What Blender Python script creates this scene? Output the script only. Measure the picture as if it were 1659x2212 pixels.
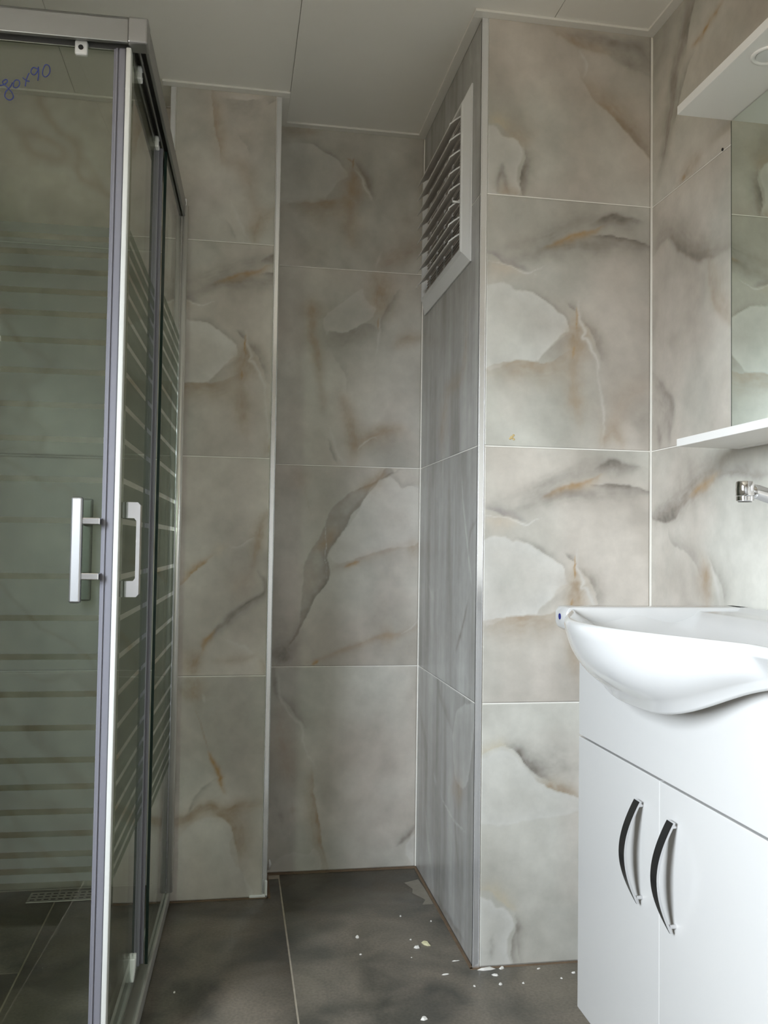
import bpy, bmesh, math, random
import numpy as np
from mathutils import Matrix, Vector

# ---------------------------------------------------------------- clean start
for o in list(bpy.data.objects):
    bpy.data.objects.remove(o, do_unlink=True)
scene = bpy.context.scene
COL = scene.collection

# ---------------------------------------------------------------- camera
F_PX, YAW, PITCH, ROLL, CAM_H = 1896.7, 0.1686, 0.0381, 0.0146, 0.9631
cam_data = bpy.data.cameras.new('camera')
cam = bpy.data.objects.new('camera', cam_data)
COL.objects.link(cam)
cam_data.sensor_fit = 'VERTICAL'
cam_data.sensor_height = 36.0
cam_data.lens = 36.0 * F_PX / 2212.0
cam_data.clip_start = 0.02
_F = Vector((math.sin(YAW) * math.cos(PITCH), math.cos(YAW) * math.cos(PITCH), math.sin(PITCH)))
_R = Vector((math.cos(YAW), -math.sin(YAW), 0))
_U = _R.cross(_F)
_R2 = _R * math.cos(ROLL) + _U * math.sin(ROLL)
_U2 = -_R * math.sin(ROLL) + _U * math.cos(ROLL)
cam.matrix_world = Matrix(((_R2.x, _U2.x, -_F.x, 0), (_R2.y, _U2.y, -_F.y, 0),
                           (_R2.z, _U2.z, -_F.z, CAM_H), (0, 0, 0, 1)))
scene.camera = cam

# ---------------------------------------------------------------- light: daylight through the window in the left wall, left of the camera
WIN = (-0.42, 0.46, 0.85, 1.90)          # y0, y1, z0, z1 of the window opening in the left wall
REAR_Y = -1.00
XW = -1.045                              # left wall
world = bpy.data.worlds.new('daylight'); scene.world = world
world.use_nodes = True
wn = world.node_tree.nodes; wl = world.node_tree.links
wn.clear()
w_out = wn.new('ShaderNodeOutputWorld'); w_bg = wn.new('ShaderNodeBackground')
w_tc = wn.new('ShaderNodeTexCoord'); w_sep = wn.new('ShaderNodeSeparateXYZ')
w_ramp = wn.new('ShaderNodeValToRGB'); w_map = wn.new('ShaderNodeMapRange')
w_map.inputs[1].default_value = -1; w_map.inputs[2].default_value = 1
wl.new(w_tc.outputs['Generated'], w_sep.inputs[0]); wl.new(w_sep.outputs['Z'], w_map.inputs[0])
wl.new(w_map.outputs[0], w_ramp.inputs[0]); wl.new(w_ramp.outputs[0], w_bg.inputs[0]); wl.new(w_bg.outputs[0], w_out.inputs[0])
w_ramp.color_ramp.elements[0].position = 0.46; w_ramp.color_ramp.elements[0].color = (0.11, 0.098, 0.08, 1)
w_ramp.color_ramp.elements[1].position = 0.56; w_ramp.color_ramp.elements[1].color = (0.81, 0.90, 1.0, 1)
w_bg.inputs[1].default_value = 52.0
pl = bpy.data.lights.new('window_daylight_portal', 'AREA')
pl.shape = 'RECTANGLE'; pl.size = WIN[3] - WIN[2]; pl.size_y = WIN[1] - WIN[0]
pl.cycles.is_portal = True
po = bpy.data.objects.new('window_daylight_portal', pl); COL.objects.link(po)
po.location = (XW - 0.06, (WIN[0] + WIN[1]) / 2, (WIN[2] + WIN[3]) / 2)
po.rotation_euler = (0, math.radians(-90), 0)     # shines along +X, into the room

vs = scene.view_settings
vs.view_transform = 'Standard'; vs.look = 'None'; vs.gamma = 1.0; vs.exposure = 0.28
vs.use_curve_mapping = False

# ---------------------------------------------------------------- room dimensions (metres)
Y1, Y2, Y3, YS = 1.982, 2.625, 2.452, 2.580   # shaft front, niche back, pipe column front, shower back
XC, XR, XL, XLL = 0.559, 0.993, 0.106, -0.196
ZC = 2.2247
ROWS = [(0, 0.6), (0.6, 1.2), (1.2, 1.8), (1.8, ZC + 0.004)]
VEINS = {
 'Y1b': [
  ('b','G',0.35,[(0.612,1.672),(0.689,1.696),(0.768,1.732),(0.831,1.759),(0.889,1.774)],0.0181,0.0241),
  ('b','G',0.75,[(0.844,1.753),(0.892,1.774),(0.922,1.767),(0.958,1.764)],0.0046,0.0183),
  ('b','O',0.6,[(0.718,1.683),(0.768,1.705),(0.8,1.718),(0.832,1.726),(0.86,1.742)],0.0042,0.0121),
  ('b','G',0.75,[(0.841,1.718),(0.896,1.719),(0.928,1.717),(0.971,1.707),(0.997,1.7)],0.0018,0.0098),
  ('b','G',0.4,[(0.618,1.642),(0.68,1.659),(0.724,1.68),(0.8,1.695),(0.864,1.696),(0.997,1.7)],0.0121,0.0211),
  ('b','V',0.6,[(0.575,1.656),(0.6,1.65),(0.621,1.637),(0.643,1.632),(0.674,1.622)],0.0134,0.0024),
  ('b','L',0.6,[(0.575,1.639),(0.621,1.634),(0.646,1.626),(0.677,1.616),(0.699,1.627),(0.718,1.634)],0.0018,0.0018),
  ('b','T',0.5,[(0.575,1.627),(0.628,1.625),(0.659,1.618)],0.0089,0.0149),
  ('c','L',0.5,[(0.569,1.579),(0.612,1.591),(0.634,1.586),(0.647,1.575),(0.681,1.574),(0.712,1.558),(0.738,1.541),(0.753,1.527),(0.769,1.519),(0.779,1.492),(0.779,1.48),(0.763,1.473),(0.744,1.451),(0.72,1.426),(0.707,1.41),(0.701,1.407),(0.645,1.404),(0.571,1.391)],0.1195,0.0),
  ('b','G',0.3,[(0.64,1.579),(0.681,1.577),(0.712,1.561),(0.741,1.542),(0.756,1.53),(0.771,1.519),(0.78,1.492)],0.0084,0.0012),
  ('b','B',0.65,[(0.798,1.521),(0.801,1.478),(0.795,1.442),(0.792,1.405)],0.0211,0.015),
  ('b','G',0.5,[(0.775,1.551),(0.791,1.537),(0.799,1.533)],0.0075,0.0015),
  ('b','O',0.95,[(0.799,1.544),(0.798,1.518),(0.799,1.492)],0.0021,0.0021),
  ('b','O',0.6,[(0.792,1.445),(0.791,1.413)],0.0018,0.0018),
  ('b','L',0.5,[(0.801,1.557),(0.804,1.518),(0.82,1.486),(0.814,1.47),(0.827,1.465),(0.843,1.435),(0.856,1.408),(0.853,1.378)],0.0042,0.0042),
  ('b','G',0.4,[(0.804,1.521),(0.833,1.492),(0.849,1.46),(0.865,1.415)],0.0166,0.0024),
  ('b','B',0.5,[(0.572,1.388),(0.639,1.401),(0.698,1.403),(0.714,1.401),(0.745,1.409),(0.782,1.432)],0.0018,0.0268),
  ('b','B',0.45,[(0.789,1.417),(0.793,1.351),(0.802,1.291),(0.809,1.255)],0.015,0.0135),
  ('b','P',0.4,[(1.001,1.382),(0.93,1.326),(0.898,1.264),(0.866,1.199)],0.0182,0.0212),
  ('b','L',0.3,[(0.856,1.384),(0.863,1.323),(0.869,1.263),(0.863,1.199)],0.0036,0.0036),
  ('b','B',0.4,[(0.86,1.208),(0.892,1.249),(0.924,1.201)],0.0091,0.0091),
  ('b','G',0.25,[(0.943,1.251),(0.976,1.282),(1.002,1.305)],0.0183,0.0183),
  ('b','G',0.2,[(0.71,1.41),(0.738,1.439),(0.782,1.474)],0.003,0.018),
 ],
 'Y1a': [
  ('b','B',0.55,[(0.728,2.215),(0.768,2.194),(0.797,2.181),(0.854,2.173),(0.889,2.169)],0.0163,0.0033),
  ('b','G',0.5,[(0.777,2.206),(0.854,2.204),(0.912,2.197),(0.941,2.2),(0.965,2.191),(0.991,2.147)],0.0164,0.0164),
  ('b','G',0.4,[(0.883,2.168),(0.927,2.148),(0.965,2.138),(0.994,2.127)],0.0247,0.006),
  ('b','L',0.4,[(0.8,2.17),(0.82,2.147),(0.823,2.12),(0.817,2.103)],0.0022,0.0054),
  ('b','B',0.65,[(0.809,2.102),(0.829,2.071),(0.866,2.036),(0.898,2.011),(0.936,1.973),(0.986,1.917)],0.0218,0.0024),
  ('b','G',0.3,[(0.898,2.011),(0.927,1.986),(0.957,1.953),(0.995,1.912)],0.0191,0.0016),
  ('b','Y',0.55,[(0.572,1.971),(0.602,1.972),(0.624,1.952)],0.0226,0.004),
  ('b','B',0.4,[(0.613,1.94),(0.641,1.937),(0.658,1.92),(0.666,1.91)],0.024,0.0016),
  ('c','L',0.4,[(0.569,1.963),(0.591,1.965),(0.613,1.94),(0.635,1.94),(0.652,1.925),(0.661,1.901),(0.65,1.868),(0.647,1.838),(0.653,1.801),(0.571,1.794)],0.0798,0.0),
  ('b','G',0.7,[(0.665,1.915),(0.667,1.886),(0.658,1.858),(0.656,1.825),(0.662,1.796)],0.0147,0.0019),
  ('b','G',0.4,[(0.612,1.878),(0.614,1.849),(0.631,1.804)],0.0053,0.0053),
  ('b','G',0.4,[(0.61,1.878),(0.603,1.834),(0.601,1.804)],0.0053,0.0053),
  ('b','B',0.5,[(0.598,1.809),(0.631,1.807),(0.659,1.804)],0.0106,0.0053),
 ],
 'Y1d': [
  ('c','L',0.3,[(0.565,0.472),(0.589,0.477),(0.601,0.488),(0.625,0.493),(0.649,0.484),(0.671,0.46),(0.693,0.434),(0.711,0.419),(0.754,0.391),(0.807,0.378),(0.848,0.353),(0.693,0.329),(0.567,0.334)],0.0731,0.0),
  ('b','Y',0.4,[(0.565,0.48),(0.595,0.494),(0.622,0.505),(0.643,0.499)],0.0175,0.0023),
  ('b','G',0.75,[(0.639,0.503),(0.665,0.484),(0.683,0.457),(0.711,0.433),(0.739,0.419)],0.0205,0.0023),
  ('b','G',0.3,[(0.692,0.463),(0.754,0.446),(0.816,0.453)],0.0442,0.0177),
  ('b','B',0.7,[(0.714,0.417),(0.754,0.397),(0.785,0.387),(0.816,0.379)],0.0141,0.0024),
  ('b','Y',0.45,[(0.565,0.175),(0.595,0.173),(0.622,0.149),(0.659,0.119)],0.0203,0.0043),
  ('c','L',0.4,[(0.565,0.163),(0.598,0.15),(0.612,0.133),(0.632,0.129),(0.647,0.114),(0.656,0.087),(0.644,0.06),(0.639,0.029),(0.645,-0.003),(0.567,0.002)],0.0723,0.0),
  ('b','G',0.55,[(0.659,0.11),(0.663,0.084),(0.653,0.056),(0.651,0.028),(0.654,-0.001)],0.0116,0.0017),
  ('b','G',0.3,[(0.665,0.104),(0.666,0.044),(0.672,0.001)],0.0087,0.0015),
  ('b','G',0.28,[(0.604,0.073),(0.603,0.014)],0.0058,0.0058),
 ],
 'Ra': [
  ('b','K',0.6,[(-1.804,2.221),(-1.822,2.162),(-1.841,2.122),(-1.872,2.071),(-1.888,1.999),(-1.92,1.914),(-1.953,1.848)],0.0172,0.0203),
  ('b','G',0.6,[(-1.778,2.202),(-1.807,2.147),(-1.815,2.108)],0.0018,0.0182),
  ('b','G',0.4,[(-1.789,2.073),(-1.811,2.062),(-1.841,2.017),(-1.876,1.953)],0.0018,0.0153),
  ('b','O',0.5,[(-1.665,2.119),(-1.718,2.111),(-1.735,2.103),(-1.753,2.096),(-1.796,2.096)],0.0082,0.0082),
  ('b','O',0.8,[(-1.727,2.107),(-1.746,2.099)],0.0038,0.0038),
  ('b','B',0.45,[(-1.749,1.831),(-1.825,1.815),(-1.855,1.806)],0.0091,0.0136),
  ('b','O',0.4,[(-1.821,1.815),(-1.84,1.808)],0.0046,0.0046),
 ],
 'Rb': [
  ('b','K',0.5,[(-1.97,1.68),(-1.93,1.7),(-1.891,1.692),(-1.835,1.64),(-1.766,1.604),(-1.685,1.587),(-1.626,1.588)],0.0394,0.0057),
  ('b','G',0.4,[(-1.891,1.692),(-1.835,1.643),(-1.766,1.605),(-1.701,1.587)],0.0142,0.0036),
  ('b','B',0.4,[(-1.725,1.587),(-1.713,1.531),(-1.697,1.48),(-1.655,1.444),(-1.619,1.41)],0.03,0.0053),
  ('b','G',0.5,[(-1.968,1.388),(-1.918,1.336),(-1.882,1.302),(-1.886,1.247),(-1.893,1.206)],0.0104,0.0373),
  ('b','G',0.4,[(-1.947,1.26),(-1.937,1.202)],0.0113,0.0113),
 ],
 'Rc': [
  ('b','K',0.6,[(-1.976,1.04),(-1.891,1.048),(-1.813,1.081),(-1.746,1.111),(-1.69,1.127),(-1.66,1.157),(-1.62,1.164)],0.0329,0.0219),
  ('b','G',0.75,[(-1.976,1.038),(-1.891,1.028),(-1.851,1.051)],0.0293,0.0035),
  ('b','G',0.55,[(-1.684,1.117),(-1.615,1.121),(-1.55,1.11),(-1.505,1.109)],0.0159,0.0074),
  ('b','O',0.45,[(-1.799,1.083),(-1.727,1.11),(-1.684,1.126)],0.0081,0.0118),
  ('b','G',0.3,[(-1.899,1.005),(-1.884,0.979),(-1.826,0.962),(-1.779,0.938),(-1.753,0.902)],0.0197,0.0028),
  ('b','B',0.6,[(-1.746,0.946),(-1.73,0.913),(-1.727,0.843)],0.0134,0.0203),
  ('b','L',0.3,[(-1.721,0.946),(-1.69,0.891),(-1.678,0.843)],0.0073,0.0073),
  ('b','G',0.3,[(-1.715,0.943),(-1.672,0.889),(-1.661,0.848)],0.0156,0.0026),
 ],
 'S1': [
  ('b','B',0.3,[(-2.337,1.398),(-2.261,1.394),(-2.156,1.392),(-2.109,1.45),(-2.114,1.553)],0.0139,0.0167),
  ('b','B',0.35,[(-2.261,1.394),(-2.333,1.314),(-2.347,1.2)],0.0291,0.0291),
  ('b','L',0.45,[(-2.137,1.147),(-2.091,1.011),(-2.024,0.871)],0.0046,0.0046),
  ('b','G',0.45,[(-1.986,1.029),(-2.044,0.995),(-2.057,0.942)],0.0038,0.0089),
  ('b','G',0.5,[(-2.06,0.837),(-2.112,0.76),(-2.172,0.699)],0.0079,0.0053),
  ('b','L',0.25,[(-2.064,1.317),(-2.067,1.195)],0.0117,0.0117),
  ('b','G',0.3,[(-2.492,1.19),(-2.501,0.946),(-2.462,0.66)],0.0194,0.0194),
  ('b','G',0.25,[(-2.269,1.171),(-2.249,0.948),(-2.232,0.774)],0.0176,0.0176),
  ('b','L',0.2,[(-2.495,0.849),(-2.407,0.806)],0.0107,0.0107),
 ],
 'S2': [
  ('c','L',0.3,[(-2.193,0.473),(-2.159,0.546),(-2.042,0.589),(-1.978,0.594),(-2.012,0.479),(-2.061,0.391),(-2.159,0.379)],0.1138,0.0),
  ('b','B',0.4,[(-2.202,0.342),(-2.073,0.37)],0.0232,0.0174),
  ('b','L',0.45,[(-2.322,0.313),(-2.279,0.287),(-2.154,0.276),(-2.056,0.282)],0.003,0.003),
  ('b','G',0.35,[(-2.164,0.323),(-2.153,0.251),(-2.121,0.176)],0.0041,0.0081),
  ('b','G',0.4,[(-2.349,0.02),(-2.233,0.02),(-2.059,0.027)],0.0036,0.0179),
  ('b','G',0.3,[(-2.607,0.48),(-2.498,0.374),(-2.49,0.226)],0.0137,0.0205),
  ('b','L',0.25,[(-2.402,0.331),(-2.365,0.309)],0.0116,0.0116),
  ('b','L',0.3,[(-2.508,0.204),(-2.444,0.1),(-2.385,0.022)],0.0145,0.0066),
  ('b','G',0.3,[(-2.381,0.601),(-2.325,0.547),(-2.194,0.495)],0.0188,0.0063),
 ],
 'Na': [
  ('c','L',0.22,[(0.114,2.169),(0.18,2.179),(0.214,2.177),(0.241,2.16),(0.27,2.148),(0.293,2.133),(0.308,2.116),(0.32,2.088),(0.294,2.071),(0.283,2.055),(0.255,2.018),(0.249,2.006),(0.117,2.001)],0.1154,0.0),
  ('b','G',0.3,[(0.18,2.179),(0.214,2.177),(0.24,2.162),(0.27,2.15),(0.295,2.133),(0.31,2.115)],0.0087,0.0012),
  ('b','B',0.6,[(0.337,2.119),(0.338,2.086),(0.335,2.054),(0.33,2.018),(0.329,1.983)],0.0217,0.0159),
  ('b','B',0.9,[(0.338,2.148),(0.337,2.11)],0.0023,0.0023),
  ('b','B',0.6,[(0.316,2.145),(0.336,2.132)],0.0035,0.0017),
  ('b','G',0.45,[(0.346,2.134),(0.37,2.089),(0.385,2.052),(0.401,2.018)],0.014,0.0023),
  ('b','L',0.4,[(0.342,2.113),(0.361,2.085),(0.37,2.06),(0.395,2.02)],0.0035,0.0035),
  ('b','B',0.55,[(0.157,1.989),(0.209,1.996),(0.249,2.004),(0.272,2.004),(0.301,2.016),(0.324,2.032)],0.0058,0.0274),
  ('b','B',0.45,[(0.324,2.018),(0.328,1.953),(0.338,1.895),(0.353,1.861)],0.0188,0.0174),
  ('b','P',0.55,[(0.563,1.906),(0.533,1.88),(0.489,1.853),(0.445,1.83),(0.401,1.797)],0.0175,0.0248),
  ('b','P',0.25,[(0.49,1.966),(0.526,1.969)],0.0088,0.0088),
  ('b','B',0.45,[(0.113,2.221),(0.147,2.212),(0.231,2.219)],0.0129,0.0115),
  ('b','L',0.25,[(0.429,1.864),(0.41,1.807)],0.0046,0.0046),
  ('b','L',0.2,[(0.525,2.07),(0.517,1.998)],0.0176,0.0176),
 ],
 'Nb': [
  ('b','B',0.55,[(0.416,1.811),(0.426,1.754),(0.424,1.711),(0.43,1.687),(0.418,1.653)],0.0256,0.0256),
  ('b','O',0.6,[(0.425,1.66),(0.42,1.623)],0.0024,0.0024),
  ('b','L',0.35,[(0.429,1.66),(0.419,1.59),(0.417,1.535)],0.0036,0.0018),
  ('b','G',0.35,[(0.484,1.752),(0.454,1.695),(0.431,1.651),(0.431,1.609)],0.009,0.003),
  ('c','L',0.22,[(0.372,1.729),(0.393,1.694),(0.412,1.689),(0.409,1.668),(0.397,1.649),(0.379,1.639),(0.325,1.612),(0.307,1.606),(0.271,1.609),(0.263,1.596),(0.253,1.647),(0.324,1.711),(0.368,1.744)],0.0897,0.0),
  ('b','G',0.35,[(0.262,1.607),(0.307,1.605),(0.34,1.617),(0.382,1.638),(0.419,1.629)],0.0012,0.0359),
  ('b','G',0.2,[(0.281,1.54),(0.306,1.5),(0.325,1.467),(0.325,1.425)],0.0208,0.0015),
  ('b','B',0.6,[(0.216,1.695),(0.22,1.645),(0.218,1.597),(0.231,1.556),(0.237,1.511),(0.244,1.467),(0.248,1.434)],0.0095,0.0095),
  ('b','B',0.45,[(0.216,1.701),(0.22,1.639)],0.0208,0.0178),
  ('b','P',0.4,[(0.247,1.44),(0.257,1.393),(0.252,1.363)],0.0077,0.0077),
  ('b','B',0.55,[(0.304,1.419),(0.329,1.363),(0.342,1.306),(0.349,1.262),(0.347,1.205)],0.0149,0.0119),
  ('b','B',0.5,[(0.563,1.607),(0.508,1.591),(0.472,1.571)],0.0106,0.0136),
  ('b','B',0.55,[(0.512,1.316),(0.466,1.32),(0.421,1.306),(0.376,1.278),(0.349,1.25)],0.0194,0.012),
  ('b','L',0.35,[(0.424,1.285),(0.406,1.288),(0.379,1.269),(0.361,1.247)],0.0024,0.0024),
  ('b','L',0.3,[(0.276,1.322),(0.289,1.275),(0.308,1.231),(0.326,1.202)],0.0053,0.0053),
  ('b','G',0.4,[(0.271,1.28),(0.286,1.242),(0.305,1.204)],0.0053,0.003),
 ],
 'Nc': [
  ('f','K',0.45,[(0.454,1.203),(0.417,1.159),(0.363,1.13),(0.32,1.102),(0.284,1.067),(0.273,1.031),(0.25,0.979),(0.215,0.925),(0.207,0.874),(0.202,0.814),(0.194,0.725),(0.166,0.666),(0.189,0.695),(0.238,0.8),(0.27,0.845),(0.282,0.869),(0.278,0.911),(0.283,0.947),(0.304,0.977),(0.331,1.02),(0.345,1.057),(0.385,1.097),(0.414,1.153),(0.476,1.185)],0.0075,0.0),
  ('b','G',0.6,[(0.421,1.157),(0.385,1.097),(0.345,1.057),(0.331,1.02),(0.304,0.977),(0.283,0.947),(0.278,0.911),(0.282,0.869),(0.27,0.845),(0.238,0.8),(0.215,0.749),(0.183,0.689),(0.163,0.657)],0.0015,0.0114),
  ('b','G',0.5,[(0.363,1.131),(0.414,1.154),(0.454,1.175),(0.495,1.193)],0.0015,0.0043),
  ('b','G',0.65,[(0.116,0.636),(0.143,0.63),(0.173,0.609)],0.0386,0.0178),
  ('b','B',0.55,[(0.448,1.199),(0.414,1.156),(0.366,1.133)],0.0137,0.0091),
  ('b','B',0.6,[(0.306,1.02),(0.274,0.974),(0.238,0.943)],0.0102,0.0102),
  ('b','P',0.35,[(0.227,0.916),(0.222,0.859),(0.22,0.814)],0.018,0.012),
  ('b','O',0.95,[(0.327,0.894),(0.351,0.905),(0.375,0.912)],0.0039,0.0048),
  ('b','P',0.5,[(0.27,0.872),(0.306,0.893),(0.33,0.899),(0.387,0.924),(0.458,0.949),(0.526,0.972),(0.563,0.975)],0.0079,0.0079),
  ('b','B',0.4,[(0.519,0.971),(0.563,0.969)],0.0092,0.0214),
  ('b','O',0.85,[(0.235,0.606),(0.256,0.617)],0.0039,0.0045),
  ('b','B',0.45,[(0.214,0.612),(0.274,0.629),(0.316,0.644),(0.376,0.668),(0.437,0.689),(0.498,0.697),(0.563,0.725)],0.0042,0.0078),
  ('b','B',0.4,[(0.434,0.686),(0.489,0.688)],0.0167,0.0137),
  ('c','L',0.24,[(0.43,1.162),(0.461,1.172),(0.479,1.163),(0.501,1.139),(0.53,1.143),(0.561,1.132),(0.563,0.981),(0.464,0.958),(0.39,0.93),(0.311,0.905),(0.284,0.935),(0.31,0.977),(0.34,1.026),(0.385,1.094)],0.1217,0.0),
  ('b','G',0.25,[(0.464,1.174),(0.481,1.167),(0.503,1.143),(0.531,1.146),(0.561,1.134)],0.0123,0.0009),
  ('b','P',0.4,[(0.18,1.197),(0.189,1.159),(0.202,1.132)],0.015,0.0165),
  ('b','B',0.2,[(0.202,1.132),(0.218,1.078),(0.227,1.042)],0.0015,0.0015),
  ('b','L',0.45,[(0.271,1.028),(0.273,0.86)],0.0012,0.0012),
  ('b','L',0.3,[(0.505,0.697),(0.529,0.71),(0.56,0.743)],0.0018,0.0018),
 ],
 'Nd': [
  ('b','L',0.3,[(0.136,0.584),(0.141,0.516),(0.16,0.48),(0.184,0.45),(0.208,0.42),(0.221,0.361),(0.252,0.301)],0.0036,0.0036),
  ('b','G',0.4,[(0.122,0.599),(0.129,0.54),(0.139,0.501)],0.0044,0.0089),
  ('b','G',0.35,[(0.146,0.51),(0.18,0.477),(0.223,0.414)],0.0134,0.0015),
  ('b','P',0.5,[(0.136,0.489),(0.143,0.439),(0.152,0.392),(0.162,0.333),(0.175,0.274),(0.202,0.253)],0.0222,0.0178),
  ('b','B',0.65,[(0.243,0.293),(0.248,0.243),(0.257,0.189),(0.264,0.139),(0.27,0.095),(0.28,0.051),(0.296,0.003)],0.0024,0.0164),
  ('b','G',0.25,[(0.132,0.246),(0.154,0.158),(0.185,0.069)],0.0325,0.0325),
  ('c','L',0.22,[(0.13,0.022),(0.165,0.047),(0.2,0.054),(0.233,0.05),(0.256,0.066),(0.269,-0.008),(0.131,-0.001)],0.0591,0.0),
  ('b','B',0.3,[(0.186,0.192),(0.192,0.168)],0.0059,0.0059),
  ('b','G',0.6,[(0.561,0.122),(0.531,0.087),(0.501,0.065)],0.0036,0.0103),
  ('c','L',0.32,[(0.562,0.101),(0.534,0.078),(0.525,0.055),(0.535,0.024),(0.563,0.005)],0.0605,0.0),
 ],
 'Ca': [
  ('b','B',0.6,[(-0.089,2.23),(-0.085,2.188),(-0.077,2.15),(-0.07,2.102),(-0.062,2.063),(-0.058,2.033)],0.0118,0.0018),
  ('b','B',0.35,[(-0.062,2.042),(-0.037,2.031),(-0.005,2.02),(0.013,1.993),(0.028,1.955),(0.038,1.91),(0.043,1.875)],0.0137,0.0137),
  ('b','B',0.55,[(0.098,1.905),(0.065,1.884),(0.043,1.855),(0.039,1.829),(0.044,1.799)],0.0149,0.0126),
  ('b','G',0.28,[(-0.045,2.21),(0.002,2.205),(0.045,2.215)],0.0011,0.0504),
  ('b','L',0.35,[(-0.036,2.215),(-0.0,2.208),(0.032,2.214)],0.0069,0.0009),
  ('b','G',0.2,[(-0.014,2.109),(0.012,2.072),(0.019,2.054)],0.016,0.0009),
  ('b','L',0.28,[(-0.03,1.916),(-0.007,1.871),(0.005,1.842),(0.024,1.811)],0.0046,0.0046),
  ('b','G',0.25,[(-0.038,1.858),(-0.024,1.836),(-0.008,1.807)],0.0023,0.0068),
  ('b','G',0.3,[(0.095,2.216),(0.068,2.197)],0.0012,0.0092),
  ('b','P',0.25,[(-0.075,2.129),(-0.065,2.084),(-0.082,2.038)],0.0136,0.0136),
 ],
 'Cc': [
  ('b','B',0.65,[(0.106,1.063),(0.074,1.018),(0.064,0.968),(0.056,0.929),(0.05,0.894)],0.0083,0.0094),
  ('b','P',0.45,[(0.05,0.9),(0.028,0.856),(0.02,0.829),(0.015,0.803)],0.0176,0.0176),
  ('b','G',0.7,[(0.067,0.888),(0.084,0.853),(0.081,0.821),(0.041,0.803),(0.006,0.774),(-0.033,0.733),(-0.061,0.704),(-0.075,0.684)],0.01,0.0047),
  ('b','O',0.55,[(-0.044,0.727),(-0.069,0.695),(-0.08,0.664)],0.0076,0.0064),
  ('b','B',0.55,[(-0.079,0.669),(-0.097,0.638),(-0.104,0.6)],0.0087,0.0189),
  ('b','O',0.6,[(-0.057,0.928),(-0.085,0.904),(-0.116,0.872),(-0.147,0.843)],0.0023,0.0099),
  ('b','T',0.4,[(-0.02,0.958),(-0.04,0.94),(-0.06,0.925)],0.0117,0.0117),
  ('b','B',0.4,[(-0.054,0.639),(-0.002,0.64),(0.067,0.657)],0.0073,0.0064),
  ('b','L',0.25,[(-0.018,0.7),(0.023,0.683),(0.064,0.661)],0.0029,0.007),
  ('b','B',0.3,[(0.079,0.648),(0.097,0.601)],0.0059,0.0088),
  ('b','L',0.3,[(-0.015,0.955),(0.014,0.955),(0.057,0.98)],0.0012,0.0053),
 ],
 'Cd': [
  ('b','B',0.5,[(-0.121,0.6),(-0.101,0.558),(-0.094,0.528)],0.0196,0.0181),
  ('b','L',0.3,[(-0.076,0.554),(-0.069,0.527)],0.0036,0.0036),
  ('b','B',0.4,[(-0.094,0.513),(-0.069,0.441),(-0.059,0.399)],0.0018,0.0018),
  ('b','O',0.7,[(-0.059,0.396),(-0.041,0.362),(-0.028,0.332),(-0.011,0.281)],0.0066,0.0048),
  ('b','G',0.35,[(-0.037,0.323),(-0.075,0.292),(-0.095,0.266),(-0.111,0.231),(-0.146,0.219)],0.0102,0.003),
  ('b','L',0.35,[(-0.03,0.281),(-0.059,0.265),(-0.088,0.251),(-0.114,0.228),(-0.146,0.222)],0.0024,0.003),
  ('b','B',0.6,[(-0.149,0.216),(-0.108,0.226),(-0.079,0.243),(-0.05,0.255),(-0.011,0.239),(0.03,0.25),(0.102,0.258)],0.0078,0.0138),
  ('b','B',0.55,[(-0.038,0.234),(0.001,0.206),(0.017,0.17),(0.024,0.134),(0.03,0.095)],0.0226,0.003),
  ('c','L',0.24,[(-0.15,0.129),(-0.133,0.164),(-0.116,0.19),(-0.076,0.215),(-0.029,0.222),(0.001,0.2),(0.012,0.173),(0.003,0.14),(0.015,0.098),(0.052,0.055),(0.059,-0.011),(-0.147,-0.0)],0.1051,0.0),
  ('b','B',0.45,[(-0.149,0.2),(-0.117,0.213),(-0.085,0.218)],0.006,0.006),
  ('b','G',0.15,[(0.039,0.085),(0.056,0.01)],0.003,0.0151),
 ],
}

# ---------------------------------------------------------------- helpers
def put(o, parent=None, label=None, cat=None, group=None, kind=None):
    COL.objects.link(o)
    if parent is not None: o.parent = parent
    if label: o['label'] = label
    if cat: o['category'] = cat
    if group: o['group'] = group
    if kind: o['kind'] = kind
    return o

def empty(name, loc, label, cat, rotz=0.0, group=None):
    o = bpy.data.objects.new(name, None)
    o.empty_display_size = 0.05
    o.location = loc; o.rotation_euler = (0, 0, rotz)
    return put(o, None, label, cat, group)

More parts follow.
